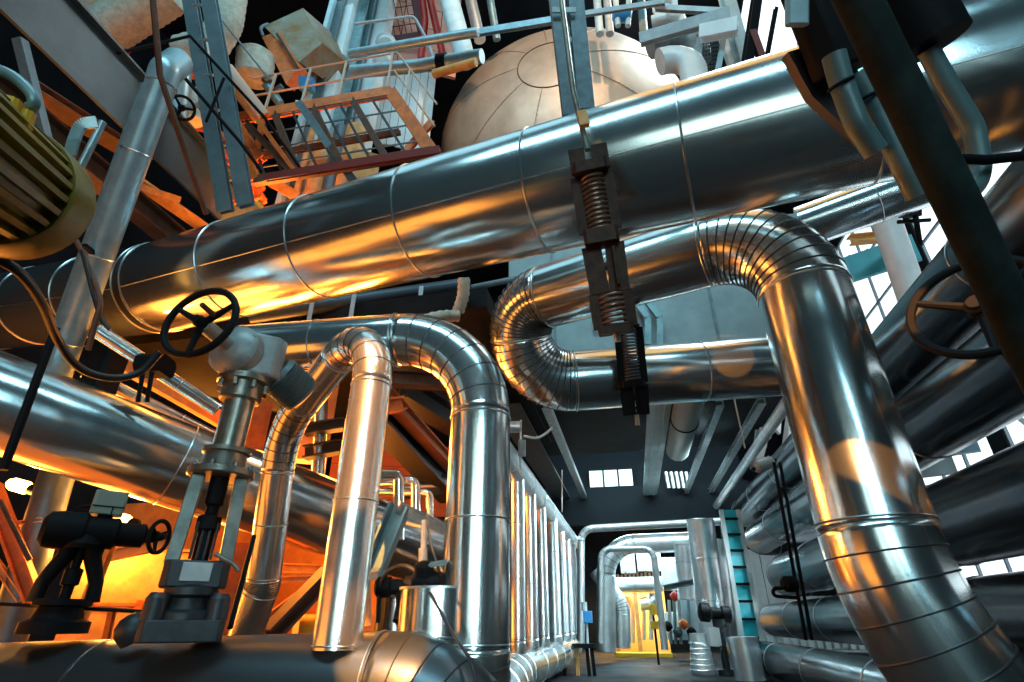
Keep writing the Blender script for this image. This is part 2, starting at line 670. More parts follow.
area('doorway_lamp', (-0.6, 22.6, 2.6), (-0.6, 22.6, 0), 1.2, 0.8, 420, (1.0, 0.55, 0.15))
area('sodium_deck', (-5.0, 7.6, 3.3), (-1.2, 4.2, 2.6), 2.2, 1.4, 380, WARM)
SUN = (1.0, 0.38, 0.075)  # tint of the added patch spots, standing in for sunlight


o = spot('added_spot_column', (0.0, -4.5, 7.0), (1.99, 4.33, 1.93), 22000, SUN, 3.0, 0.05, 0.02)  # unseen spot added for the warm band on the column, sunlight assumed
o.matrix_world = o.matrix_world @ Matrix.Rotation(-0.35, 4, 'Z') @ Matrix.Diagonal((1.9, 0.62, 1, 1))
spot('added_spot_return', (1.0, 3.6, 2.7), (1.50, 6.5, 3.95), 1500, SUN, 9, 0.05, 0.02)  # hidden spot added close by to throw the warm patch on the return leg
spot('added_spot_front', (-0.5, -2.0, 9.0), (-1.50, 3.45, 0.86), 26000, SUN, 3.2, 0.05, 0.03)  # added spot aimed at the foreground pipe near its elbow, assumed sunlight
spot('added_spot_front_left', (-2.5, -2.0, 9.0), (-4.2, 3.4, 0.85), 26000, SUN, 2.2, 0.05, 0.03)  # also an added, unseen spot; warms the foreground pipe further left
spot('added_spot_hairpin', (-1.0, -3.5, 8.5), at(350, 425, 3.9), 26000, SUN, 6.5, 0.05, 0.03)  # unseen spot added to warm the hairpin pipe, assumed sunlight
area('sodium_platform', at(262, 232, 8.6), at(270, 130, 8.6), 1.2, 1.2, 160, WARM)
area('sodium_front', (-5.8, 1.3, 0.35), (-3.2, 4.0, 4.5), 5.0, 3.2, 125, WARM)
area('warm_top_fill', (2.2, 5.2, 13.5), (1.3, 3.4, 5.0), 5.0, 5.0, 110, (1.0, 0.55, 0.18))  # unseen warm panel added for the tan reflection along the fattest pipe
area('cool_top_fill', (-3.2, 4.4, 14.0), (-2.2, 4.2, 5.0), 7.0, 4.0, 110, COOL)  # added cool panel, reflected in the left top of the fattest pipe
area('low_rear_fill', (-0.5, -8.0, 3.2), (-0.5, 4, 2.5), 5.0, 4.0, 170, (0.72, 0.97, 0.92))  # unseen fill added behind the camera to lift the upright pipes
area('silver_leg_fill', (1.6, -6.5, 2.8), (-1.35, 4.0, 2.0), 1.6, 3.2, 13, (0.8, 0.97, 0.95), 0.3)  # narrow unseen fill, added for the silver leg and hairpin only
spot('added_spot_tank', (2.0, -2.0, 16.5), at(520, 110, 14), 4200, (1.0, 0.62, 0.36), 24, 0.1, 0.2)  # unseen spot added to brighten and warm the tank end

wd = bpy.data.worlds.new('world')
SC.world = wd
wd.use_nodes = True
wd.node_tree.nodes['Background'].inputs['Color'].default_value = (0.25, 0.65, 0.85, 1)
wd.node_tree.nodes['Background'].inputs['Strength'].default_value = 0.03

SC.view_settings.view_transform = 'Standard'
SC.view_settings.look = 'None'
SC.view_settings.gamma = 1
SC.view_settings.use_curve_mapping = False
SC.view_settings.exposure = -0.05

# ---------------------------------------------------------------- the great pipes
pipe('insulated_pipe', 'fattest silver clad pipe, sweeping across the whole picture from motor to upper right corner', 'pipe',
     [at(-45, 319, 9.3), at(162, 288, 7.2), at(1085, 53, 3.75)], 0.6, bends=[1.25], gores=5, seam_every=1.55, bw=0.010, lap=-2.6)

# S shaped pipe: column at the right, elbow, U bend, return leg
col = at(836, 400, 4.55)
cz = zat(col.x, col.y, 236)
k1 = V((col.x, col.y, cz + 0.10))
zs = zat(col.x, col.y, 526)
cb = V((col.x, col.y, zat(col.x, col.y, 740)))
ce = at(1260, 900, 2.9)
R_low = (zs - cb.z) / math.tan((ce - cb).angle(V((0, 0, -1))) / 2)
pipe('insulated_pipe', 'thick silver S-shaped pipe: U bend below the fattest pipe, elbow, then wide column at right', 'pipe',
     [ce, cb, k1, at(517, 305, 7.0), at(527, 384, 7.1), at(828, 362, 7.1)],
     0.40, bends=[R_low, 0.8, 0.5, 0.8], gores=12, seam_every=2.6, bw=0.009)

# level run from the left, elbow, then down to the aisle header
v3 = at(480, 441, 4.45)
ek = V((v3.x, v3.y, zat(v3.x, v3.y, 334)))
eb = V((v3.x, v3.y, 0.42))
el = atz(243, 351, ek.z)
pipe('insulated_pipe', 'silver pipe bending from a level run into a stout upright leg, centre left', 'pipe',
     [el, ek, eb, V((v3.x - 0.45, 8.0, 0.42)), V((v3.x - 0.45, 14.6, 0.42))], 0.25, bends=[0.8, 0.42, 0.3], gores=7, seam_every=1.1, bw=0.007)

# narrow inverted U
v2 = at(359, 480, 3.74)
vk = V((v2.x, v2.y, zat(v2.x, v2.y, 302)))
vb = V((v2.x, v2.y, 0.85))
pipe('insulated_pipe', 'slim bright pipe looped over like a hairpin, standing on the dark foreground pipe', 'pipe',
     [vb, vk, at(283, 428, 5.2), at(263, 585, 4.95), at(240, 652, 4.85)], 0.15, material='alu_s',
     bends=[0.5, 0.8, 0.5], gores=7, seam_every=0.9, bw=0.005)

# big level pipe at the left
pipe('insulated_pipe', 'broad silver pipe slanting down from the left edge, behind the tall valve', 'pipe',
     [at(-60, 382, 4.85), at(470, 566, 7.8)], 0.44, seam_every=2.2, bw=0.006)

# foreground pipe
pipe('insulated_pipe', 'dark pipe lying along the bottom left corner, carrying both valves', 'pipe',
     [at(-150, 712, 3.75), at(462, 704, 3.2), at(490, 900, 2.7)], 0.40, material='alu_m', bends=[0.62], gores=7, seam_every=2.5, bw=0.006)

# right hand bank of pipes along the wall
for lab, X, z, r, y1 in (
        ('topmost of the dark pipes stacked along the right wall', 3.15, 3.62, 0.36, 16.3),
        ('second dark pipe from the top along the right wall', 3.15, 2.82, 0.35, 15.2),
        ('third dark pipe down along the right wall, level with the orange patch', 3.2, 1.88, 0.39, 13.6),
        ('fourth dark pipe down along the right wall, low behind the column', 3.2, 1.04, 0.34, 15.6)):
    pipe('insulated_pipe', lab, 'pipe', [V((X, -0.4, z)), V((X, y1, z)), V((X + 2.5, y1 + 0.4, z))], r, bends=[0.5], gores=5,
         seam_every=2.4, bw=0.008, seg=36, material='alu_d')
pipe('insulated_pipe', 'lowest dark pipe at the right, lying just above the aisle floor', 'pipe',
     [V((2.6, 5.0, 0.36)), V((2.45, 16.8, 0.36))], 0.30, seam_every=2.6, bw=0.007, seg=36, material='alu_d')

# branch seen under the fattest pipe, at the right
pipe('insulated_pipe', 'silver branch pipe peeping out beneath the fattest pipe, behind the column elbow', 'pipe',
     [at(800, 228, 6.6), at(960, 172, 5.9)], 0.26, seam_every=1.2, bw=0.006)

# ---------------------------------------------------------------- tall gate valve with gearbox on the foreground pipe
def yaw_frame(p, d):
    """upright frame at p whose local -y faces d"""
    d = V((d[0], d[1], 0)).normalized()
    x = V((-d.y, d.x, 0))
    mm = Matrix((x, -d, V((0, 0, 1)))).transposed().to_4x4()
    mm.translation = V(p)
    return mm


def bolts(bm, mm, R, n, r=0.016, h=0.03, z=0.0):
    for k in range(n):
        a = 2 * PI * (k + 0.5) / n
        lathe(bm, [(r, z), (r, z + h), (r * .6, z + h + 0.006)], mm @ Matrix.Translation((R * math.cos(a), R * math.sin(a), 0)), 6)


def handwheel(t, name, mm, R, r, nsp, material, parent=None, hub=0.045):
    b = NB()
    tube(b, [mm @ V((R * math.cos(2 * PI * k / 48), R * math.sin(2 * PI * k / 48), 0)) for k in range(48)], r, 10, closed=True)
    w = t.part(name, b, material, parent)
    for k in range(nsp):
        a = 2 * PI * k / nsp + 0.5
        b = NB()
        d = V((math.cos(a), math.sin(a), 0))
        tube(b, [mm @ (d * hub * 0.6 + V((0, 0, -0.02))), mm @ (d * R * 0.6 + V((0, 0, -0.01))), mm @ (d * R)], [r * 1.1, r * 0.85, r * 0.75], 8)
        t.part('spoke', b, material, w)
    b = NB()
    lathe(b, [(hub, -0.05), (hub, 0.02), (hub * .7, 0.04), (hub * .7, 0.05)], mm, 16)
    t.part('hub', b, material, w)
    return w


gx = at(183, 625, 3.33)
gp = V((gx.x, gx.y, 0.93))
zz = lambda py: zat(gp.x, gp.y, py)
t = Thing('gate_valve', 'tall grey-green valve with yoke, gearbox and black handwheel on the foreground pipe', 'valve',
          mm=yaw_frame(gp, CAM - gp))
Zt = lambda py: zz(py) - gp.z
Lc = lambda fn, *a, **k: None
# saddle, body, bonnet (local coordinates, z up from the pipe)
b = NB()
cbox(b, (0, 0, 0.02), (0.46, 0.34, 0.12), 0.03)
t.part('saddle', b, 'valved', world=False, bevel=0.008)
b = NB()
lathe(b, [(0.15, 0.06), (0.17, 0.08), (0.17, 0.12), (0.13, 0.14), (0.12, 0.2), (0.155, 0.22), (0.155, 0.26), (0.12, 0.28)], None, 24)
t.part('body', b, 'valved', world=False)
for s in (-1, 1):
    b = NB()
    lathe(b, [(0.05, 0.07), (0.065, 0.08), (0.065, 0.2), (0.045, 0.23)], Matrix.Translation((s * 0.17, -0.1, 0)), 14)
    t.part('clamp_nut', b, 'valved', world=False)
b = NB()
cbox(b, (0, 0, 0.34), (0.38, 0.24, 0.16), 0.04)
t.part('bonnet', b, 'valved', world=False, bevel=0.01)
b = NB()
box(b, (0.0, -0.128, 0.35), (0.17, 0.014, 0.11))
t.part('name_plate', b, 'greyl', world=False, label='pale worn plate', bevel=0.004)
b = NB()
tube(b, [(0.08, -0.13, 0.46), (0.2, -0.17, 0.40), (0.24, -0.18, 0.36)], 0.014, 8)
t.part('lever', b, 'valve', world=False)
z1 = Zt(478)
for s in (-1, 1):
    b = NB()
    beam(b, (s * 0.155, 0, 0.40), (s * 0.135, 0, z1), C_PROF(0.085, 0.13, 0.03), hint=(0, -1, 0), roll=0 if s < 0 else PI)
    t.part('yoke_leg', b, 'valve', world=False, bevel=0.006)
b = NB()
lathe(b, [(0.05, 0.42), (0.05, 0.6), (0.075, 0.62), (0.075, 0.70), (0.04, 0.72), (0.04, z1 - .2), (0.06, z1 - .18), (0.06, z1)], None, 18)
t.part('stem', b, 'black', world=False)
b = NB()
for k in range(4):
    cyl(b, V((-0.06 + .04 * k, -0.05, 0.43)), V((-0.06 + .04 * k, -0.05, 0.66)), 0.009, 8)
t.part('packing_bolt', b, 'valved', world=False)
b = NB()
lathe(b, [(0.2, z1), (0.215, z1 + 0.01), (0.215, z1 + 0.05), (0.19, z1 + 0.06), (0.15, z1 + 0.07), (0.14, z1 + 0.16), (0.16, z1 + .17), (0.16, z1 + .2), (.12, z1 + .21)], None, 32)
bolts(b, Matrix.Identity(4), 0.19, 8, z=z1 + 0.05)
t.part('yoke_flange', b, 'valve', world=False)
z2 = Zt(402)
b = NB()
lathe(b, [(0.105, z1 + 0.2), (0.105, z2)], None, 28)
t.part('stem_tube', b, 'valve_t', world=False)
b = NB()
lathe(b, [(0.13, z2), (0.145, z2 + .01), (0.145, z2 + .13), (0.19, z2 + .14), (0.19, z2 + .18), (.15, z2 + .19)], None, 28)
bolts(b, Matrix.Identity(4), 0.165, 8, r=0.02, h=0.05, z=z2 + 0.08)
t.part('neck_flange', b, 'valve_t', world=False)
z3 = z2 + 0.19
b = NB()
cbox(b, (0.06, 0.0, z3 + 0.17), (0.36, 0.30, 0.34), 0.07)
gb = t.part('gearbox', b, 'gear', world=False, bevel=0.02)
b = NB()
for k in range(2):
    box(b, (-0.02 + 0.15 * k, -0.151, z3 + 0.17), (0.012, 0.012, 0.30))
t.part('casting_rib', b, 'gear', gb, world=False)
# gear cover turned to the handwheel, wheel on its shaft
ax = V((-0.62, -0.78, 0.06)).normalized()
gc = V((-0.08, -0.05, z3 + 0.17))
mm = place(gc, ax)
b = NB()
lathe(b, [(0.2, 0.0), (0.2, 0.08), (0.17, 0.12), (0.10, 0.15), (0.055, 0.16), (0.055, 0.43), (0.03, 0.435)], mm, 30)
bolts(b, mm, 0.18, 6, z=0.07)
t.part('gear_cover', b, 'gear', gb, world=False)
mw = place(gc + ax * 0.46, ax)
hwb = NB()
w = None
# (parts of the wheel are given locally)
t_local = t


class _L:
    def part(self, name, bm, material, parent=None, **k):
        return t_local.part(name, bm, material, parent, world=False, **k)


wheel = handwheel(_L(), 'handwheel', mw, 0.265, 0.025, 3, 'black')
b = NB()
cyl(b, mw @ V((0.09, 0.05, -0.02)), mw @ V((0.09, 0.05, 0.13)), 0.02, 10)
t.part('crank_handle', b, 'brown', wheel, world=False)
# motor on the far side
ax2 = V((0.80, 0.30, -0.42)).normalized()
mm = place(V((0.2, 0.05, z3 + 0.12)), ax2) @ Matrix.Scale(1.3, 4)
b = NB()
prof = [(0.11, 0.0), (0.12, 0.02)]
for k in range(12):
    zq = 0.03 + k * 0.014
    prof += [(0.128, zq), (0.128, zq + 0.007), (0.112, zq + 0.008), (0.112, zq + 0.0135)]
prof += [(0.12, 0.205), (0.12, 0.22), (0.09, 0.235), (0.05, 0.237)]
lathe(b, prof, mm, 28)
t.part('electric_motor', b, 'teal_d', world=False)

# ---------------------------------------------------------------- black valve at the far left
bx = at(54, 628, 3.62)
bp = V((bx.x, bx.y, 0.95))
t = Thing('motor_valve', 'black valve with sideways actuator and small handwheel, silhouetted before the orange glow', 'valve',
          mm=yaw_frame(bp, CAM - bp))
t_local = t
zl = lambda py: zat(bp.x, bp.y, py) - bp.z
b = NB()
lathe(b, [(0.2, -0.02), (0.2, 0.05), (0.15, 0.07), (0.13, 0.14), (0.17, 0.15), (0.17, 0.19)], None, 24)
t.part('base_flange', b, 'black', world=False)
za = zl(545)
for s in (-1, 1):
    b = NB()
    tube(b, [(s * 0.16, 0, 0.17), (s * 0.15, 0, za * 0.55), (s * 0.08, 0, za * 0.85), (s * 0.07, 0, za)], [0.05, 0.045, 0.055, 0.07], 12)
    t.part('yoke_leg', b, 'black', world=False)
b = NB()
lathe(b, [(0.035, 0.15), (0.035, za * .5), (0.055, za * .52), (0.055, za * .7), (0.03, za * .72), (0.03, za)], None, 12)
t.part('stem', b, 'black', world=False)
b = NB()
mm = place(V((-0.27, 0, za + 0.09)), (1, 0, 0))
lathe(b, [(0.08, 0), (0.12, 0.03), (0.13, 0.1), (0.13, 0.24), (0.11, 0.26), (0.11, 0.44), (0.085, 0.46), (0.085, 0.62), (0.05, 0.64), (0.04, 0.72)], mm, 22)
lathe(b, [(0.12, za - .03), (0.13, za), (0.1, za + .08)], None, 20)
t.part('actuator_housing', b, 'black', world=False)
wm = place(V((0.45, -0.03, za + 0.09)), V((0.72, -0.62, 0)))
handwheel(_L(), 'handwheel', wm, 0.115, 0.016, 3, 'black', hub=0.03)
b = NB()
cbox(b, (0.07, 0.02, za + 0.30), (0.21, 0.16, 0.17), 0.015)
jb = t.part('junction_box', b, 'box_green', world=False, label='grey-green junction box', bevel=0.006)
b = NB()
box(b, (0.07, -0.062, za + 0.27), (0.20, 0.006, 0.008))
box(b, (0.10, -0.062, za + 0.24), (0.008, 0.006, 0.07))
t.part('lid_joint', b, 'black', jb, world=False)
b = NB()
lathe(b, [(0.05, za + .16), (0.05, za + .22)], Matrix.Translation((0.07, 0.02, 0)), 12)
tube(b, spline([(-0.03, 0, za + .27), (-.1, -.02, za + .25), (-.12, -.02, za + .2)], 5), 0.012, 8)
t.part('conduit', b, 'black', world=False)

# small bits sitting on the foreground pipe beside the valves
c = at(133, 636, 3.42)
bm = NB()
lathe(bm, [(0.10, -0.05), (0.11, 0.02), (0.09, 0.07), (0.05, 0.10), (0.0, 0.11)], place((c.x, c.y, 0.95), (-.3, -.5, .8)), 20)
solo('bolted_cap', bm, 'valved', 'rounded grey cap on the foreground pipe, left of the tall valve', 'pipe cap')
c = at(146, 618, 3.5)
bm = NB()
lathe(bm, [(0.035, 0), (0.04, 0.05), (0.025, 0.08), (0.025, 0.16), (0.04, 0.17), (0.035, 0.2)], place((c.x, c.y, 0.93), (0, 0, 1)), 14)
solo('drain_plug', bm, 'orange', 'small rusty orange stub between the grey cap and the tall valve', 'stub')
rod('level_rod', [at(0, 604, 3.9), at(150, 612, 3.75)], 0.012, 'black', 'thin dark rod running level behind the black valve', 'rod')
rod('hanger_rod', [at(230, 628, 3.5), at(254, 536, 4.2)], 0.018, 'black', 'dark slanting rod between the tall valve and the hairpin pipe', 'rod')

# ---------------------------------------------------------------- posts and pipes at the left edge
t = Thing('support_pipe', 'pale blue upright pipe at the left, crossing in front of the fattest pipe', 'pipe', loc=at(46, 400, 5.75))
b = NB()
q = [at(46, 400, 5.85), at(161, 84, 5.95)]
tube(b, q, 0.15, 28)
po = t.part('shaft', b, 'bluegrey')
dn = (q[1] - q[0]).normalized()
for s in (0.18, 0.45, 0.78):
    b = NB()
    bead(b, q[0].lerp(q[1], s), dn, 0.15, 0.008)
    t.part('seam_band', b, 'seam', po)
b = NB()
tube(b, smoothpath([at(161, 86, 5.95), at(165, 72, 5.98), at(178, 62, 6.3)], 0.1), 0.16, 28)
t.part('elbow', b, 'bluegrey')
b = NB()
side = RT * -0.19
tube(b, [q[0] + side, q[1] + side], 0.035, 10)
t.part('conduit', b, 'teal')
b = NB()
box(b, (0, 0, 0), (0.24, 0.05, 0.04), place(at(92, 252, 5.75), (0, 0, 1), RT))
t.part('clamp', b, 'black')
rod('support_post', [at(68, 440, 6.2), at(2, 655, 5.3)], 0.17, 'bluegrey_d', 'grey steel post at far left, behind the black valve', 'post', seg=24)
rod('guy_rod', [at(56, 328, 4.2), at(3, 470, 3.7)], 0.03, 'black', 'dark slanting rod crossing the broad left pipe near the edge', 'rod', seg=10)

# ---------------------------------------------------------------- yellow motor top left
mc = at(22, 200, 2.2)
ma = (at(22, 200, 2.2) - at(-120, 96, 1.55)).normalized()
t = Thing('electric_motor', 'large olive-yellow finned motor at the left edge, above the fattest pipe', 'motor', mm=place(mc - ma * 0.4, ma, (0, 0, 1)))
b = NB()
R0 = 0.235
pts2 = []
nf = 26
for k in range(nf):
    a = 2 * PI * k / nf
    w_ = 2 * PI / nf
    for da, rr in ((0.0, R0 - 0.03), (0.28, R0 - 0.03), (0.34, R0 + 0.012), (0.72, R0 + 0.012), (0.78, R0 - 0.03)):
        pts2.append((rr * math.cos(a + da * w_), rr * math.sin(a + da * w_)))
prism(b, pts2, -0.45, 0.24)
t.part('finned_housing', b, 'yellow', world=False)
b = NB()
lathe(b, [(R0 + 0.02, 0.24), (R0 + 0.025, 0.26), (R0 + 0.025, 0.40), (R0 - 0.01, 0.45), (R0 - 0.08, 0.475), (0.0, 0.48)], None, 40)
t.part('fan_cowl', b, 'yellow', world=False)
b = NB()
lathe(b, [(0.022, 0.0), (0.022, 0.02)], place(V((0, 0, 0)), (0, 0, 1)) @ Matrix.Translation((0.1, 0.12, 0.475)), 10)
t.part('cowl_bolt', b, 'black', world=False)
b = NB()
cbox(b, (0, 0, 0), (0.09, 0.09, 0.06), 0.01, place(at(6, 108, 1.85), (0.2, -.3, 1)))
cbox(b, (0, 0, 0), (0.05, 0.05, 0.06), 0.01, place(at(24, 119, 1.88), (0.2, -.3, 1)))
t.part('lifting_lug', b, 'yellowb', label='bright yellow lug')
bm = NB()
tube(bm, spline([at(-12, 66, 1.9), at(12, 76, 1.9), at(30, 92, 1.9), at(34, 104, 1.9), at(26, 110, 1.92)], 8), 0.02, 12)
solo('flexible_conduit', bm, 'teal', 'teal hose curling over the olive-yellow motor', 'hose')

# cable tray bracket and pale tube beside the motor
bm = NB()
q = [at(26, 133, 2.3), at(66, 168, 2.3), at(74, 140, 2.3), at(80, 124, 2.32), at(97, 122, 2.34)]
sp = smoothpath(q, 0.04)
for a, c in zip(sp, sp[1:]):
    beam(bm, a, c, R_PROF(0.05, 0.012), hint=FW)
solo('conduit_bracket', bm, 'bluegrey', 'pale blue folded strip bracket behind the yellow motor', 'bracket')
rod('conduit_tube', [at(72, 184, 2.4), at(103, 122, 2.5)], 0.016, 'bluegrey', 'short pale tube rising beside the folded strip bracket', 'tube', seg=12)

# cable drooping from the motor to the valve
bm = NB()
tube(bm, spline([at(-30, 250, 2.1), at(14, 268, 2.2), at(40, 300, 2.4), at(58, 340, 2.7), at(80, 368, 2.9), at(112, 378, 3.05), at(140, 372, 3.15), at(160, 352, 3.2)], 10), 0.021, 12)
solo('power_cable', bm, 'cable', 'thick cable drooping from the yellow motor towards the black handwheel', 'cable')
bm = NB()
tube(bm, spline([at(76, 240, 4.7), at(90, 270, 4.7), at(100, 300, 4.6), at(96, 320, 4.55), at(88, 350, 4.5)], 8), 0.022, 8)
solo('thin_cable', bm, 'brown', 'brown cable hanging down the pale blue upright pipe', 'cable')
bm = NB()
tube(bm, spline([at(82, 250, 4.65), at(92, 290, 4.65), at(101, 318, 4.6), at(110, 330, 4.6)], 8), 0.018, 8)
solo('thin_cable', bm, 'cable', 'black cable looping beside the pale blue upright pipe', 'cable')

# two slim pipes behind the broad left pipe, with a clamp
for lab, a, b_, r in (('slim pipe passing behind the black handwheel, upper of two', at(96, 330, 5.5), at(218, 410, 6.0), 0.075),
                      ('slim pipe along the top of the broad left pipe, lower of two', at(85, 372, 6.2), at(225, 442, 6.9), 0.075)):
    pipe('small_pipe', lab, 'pipe', [a, b_], r, material='alu_s', seam_every=0.7, bw=0.004, seg=20)
t = Thing('pipe_clamp', 'black clamp with two hanging bolts on the upper slim pipe', 'clamp', loc=at(155, 368, 5.5))
b = NB()
cbox(b, (0, 0, 0), (0.30, 0.2, 0.26), 0.05, place(at(155, 366, 5.65), RT))
t.part('clamp_body', b, 'black')
for px in (143, 152):
    b = NB()
    cyl(b, at(px, 372, 5.5), at(px - 5, 402, 5.4), 0.022, 8)
    t.part('bolt', b, 'black')
bm = NB()
beam(bm, at(100, 350, 6.7), at(225, 422, 7.6), C_PROF(0.12, 0.2, 0.015), hint=(0, 0, 1))
solo('pipe_rack_channel', bm, 'orangel', 'ochre steel channel between the two slim pipes at left', 'beam')
bm = NB()
cbox(bm, (0, 0, 0), (0.28, 0.28, 0.7), 0.03, place(at(105, 370, 6.0), (0, 0, 1)))
solo('pipe_support_block', bm, 'black', 'dark support block behind the drooping cable', 'support')

# ---------------------------------------------------------------- the orange lit bay behind
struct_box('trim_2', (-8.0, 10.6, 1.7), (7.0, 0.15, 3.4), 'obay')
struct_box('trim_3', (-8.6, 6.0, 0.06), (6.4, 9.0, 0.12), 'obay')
t = Thing('equipment_cabinet', 'orange-lit sheet metal cabinet low behind the tall valve', 'cabinet', loc=at(128, 600, 6.3))
yf = yaw_frame(at(126, 608, 6.3), CAM - at(126, 608, 6.3))
yf.translation.z = 0.2
t2h = zat(yf.translation.x, yf.translation.y, 550) - 0.2
b = NB()
box(b, (0, 0.3, t2h / 2), (1.15, 0.6, t2h), yf)
t.part('carcass', b, 'orangel', bevel=0.01)
b = NB()
box(b, (-0.05, -0.02, t2h * 0.62), (1.05, 0.03, 0.03), yf)
box(b, (0.12, -0.02, t2h * 0.35), (0.07, 0.03, t2h * 0.6), yf)
t.part('stiffener', b, 'orange')
b = NB()
box(b, (0, 0.28, t2h + 0.015), (1.22, 0.68, 0.03), yf)
t.part('lid', b, 'orangel')
for lab, a, b_, w, ma_ in (
        ('orange brace leaning right at the far left edge, behind the grey post', (-8, 485, 5.6), (34, 600, 5.3), 0.16, 'orange'),
        ('dark thin strut along the leaning orange brace at far left', (0, 500, 5.4), (30, 560, 5.3), 0.05, 'brown'),
        ('orange rail running level at the far left edge', (-10, 528, 5.7), (42, 520, 5.7), 0.06, 'orangel'),
        ('short orange strut low at the far left edge', (-6, 560, 5.5), (22, 600, 5.4), 0.08, 'orangel'),
        ('orange rail under the cabinet, right of the black valve', (100, 608, 5.3), (146, 612, 5.3), 0.05, 'orangel'),
        ('red-brown strut standing under the cabinet rail', (112, 612, 5.3), (106, 640, 5.2), 0.06, 'orange'),
        ('bright ochre beam above the cabinet, left of the tall valve', (86, 560, 6.0), (182, 540, 6.4), 0.16, 'orangel'),
        ('ochre slanting strip right of the black valve stem', (110, 545, 5.6), (78, 625, 5.2), 0.10, 'orangel'),
        ('upper ochre cross beam between hairpin legs', (225, 566, 7.2), (330, 570, 7.6), 0.16, 'orangel'),
        ('lower ochre cross beam between hairpin legs', (230, 582, 6.9), (330, 578, 7.3), 0.10, 'orangel'),
        ('dark brown diagonal brace between hairpin legs', (268, 636, 5.8), (330, 572, 6.6), 0.22, 'brown'),
        ('rusty orange diagonal under the dark brace between hairpin legs', (248, 640, 6.1), (300, 600, 6.5), 0.26, 'orange')):
    steel('bay_beam', at(*a), at(*b_), I_PROF(w, w * 0.8, w * 0.14), ma_, lab, group=None)
bm = NB()
c = at(246, 434, 7.0)
yf = yaw_frame(c, CAM - c)
box(bm, (0, 0, 0), (0.42, 0.06, 0.95), yf)
box(bm, (0.22, 0.05, 0), (0.05, 0.16, 0.95), yf)
solo('steel_plate_column', bm, 'orange', 'bright orange flat column standing behind the gearbox motor', 'column')
bm = NB()
c = at(232, 600, 6.0)
yf = yaw_frame(c, CAM - c)
box(bm, (0, 0, 0), (0.42, 0.05, 1.2), yf)
box(bm, (0.19, 0.05, 0), (0.04, 0.1, 1.2), yf)
solo('steel_plate', bm, 'orange', 'orange sheet plate just right of the tall valve foot', 'plate')
rod('ochre_stub_pipe', [at(358, 628, 5.3), at(358, 540, 5.7)], 0.13, 'orangel', 'ochre vertical pipe just behind the hairpin pipe foot, right side', 'pipe', seg=20)
rod('ochre_tank_end', [at(295, 632, 6.6), at(332, 632, 6.8)], 0.2, 'yellowb', 'yellow-orange drum lying low behind the hairpin pipe', 'drum', seg=20)
# sodium lamps of the bay
for lab, a in (('glowing sodium lamp under the broad pipe at far left', (20, 486, 7.3)),
               ('glowing sodium lamp beside the grey-green junction box', (118, 520, 6.3))):
    t = Thing('sodium_lamp', lab, 'lamp', mm=place(at(*a), RT + V((0, 0, -0.25))))
    b = NB()
    lathe(b, [(0.0, -0.17), (0.06, -0.16), (0.085, -0.1), (0.085, 0.1), (0.06, 0.16), (0, 0.17)], None, 18)
    t.part('bulb_glass', b, 'lamp', world=False)
    b = NB()
    lathe(b, [(0.05, 0.15), (0.07, 0.17), (0.07, 0.27), (0.03, 0.3)], None, 14)
    t.part('socket', b, 'black', world=False)
    ld = bpy.data.lights.new('sodium_bulb', 'POINT')
    ld.energy = 170
    ld.color = (1.0, 0.42, 0.07)
    ld.shadow_soft_size = 0.1
    lo = bpy.data.objects.new('sodium_bulb', ld)
    COL.objects.link(lo)
    lo.location = at(*a) + V((0, 0, -0.2))

# ---------------------------------------------------------------- spring hangers
def spring(bm, p, q, R, r, turns):
    p, q = V(p), V(q)
    mm = place(p, q - p)
    L = (q - p).length
    n = turns * 16
    tube(bm, [mm @ V((R * math.cos(2 * PI * k / 16), R * math.sin(2 * PI * k / 16), L * k / n)) for k in range(n + 1)], r, 8)


def hanger(label, top, bot, stations, w, body_mat, coil_mat, name='spring_hanger'):
    """stations: list of (kind, a, b) with a, b in 0..1 from top to bottom"""
    top, bot = V(top), V(bot)
    ax = (bot - top).normalized()
    L = (bot - top).length
    side = ax.cross(-CAM + (top + bot) / 2).normalized()
    t = Thing(name, label, 'spring hanger', loc=bot)
    pt = lambda s, o=0.0: top + ax * (L * s) + side * o
    for kind, a, b_ in stations:
        b = NB()
        mm = place(pt((a + b_) / 2), ax, side)
        h = L * (b_ - a)
        if kind == 'rod':
            cyl(b, pt(a), pt(b_), w * 0.11, 10)
            t.part('hanger_rod', b, 'valve_t')
        elif kind == 'lug':
            for s in (-1, 1):
                beam(b, pt(a, s * w * 0.36), pt(b_, s * w * 0.36), R_PROF(w * 0.3, w * 0.5), hint=side)
            t.part('top_lug', b, body_mat, bevel=0.004)
        elif kind == 'coil':
            spring(b, pt(a), pt(b_), w * 0.34, w * 0.055, max(4, int(h / (w * 0.15))))
            t.part('spring_coil', b, coil_mat)
            b = NB()
            for s in (-1, 1):
                beam(b, pt(a, s * w * 0.47), pt(b_, s * w * 0.47), R_PROF(w * 0.12, w * 0.4), hint=side)
            t.part('side_plate', b, body_mat)
        elif kind == 'plate':
            cbox(b, (0, 0, 0), (w * 1.06, w * 1.06, h), w * 0.1, mm)
            t.part('end_plate', b, body_mat)
        elif kind == 'fork':
            for s in (-1, 1):
                beam(b, pt(a, s * w * 0.36), pt(b_, s * w * 0.3), R_PROF(w * 0.22, w * 0.6), hint=side)
            cyl(b, pt(a * .55 + b_ * .45, -w * .4), pt(a * .55 + b_ * .45, w * .4), w * 0.12, 10)
            box(b, (0, w * .3, 0), (w * 0.7, w * 0.08, h * 0.8), mm)
            t.part('fork', b, body_mat)
    return t


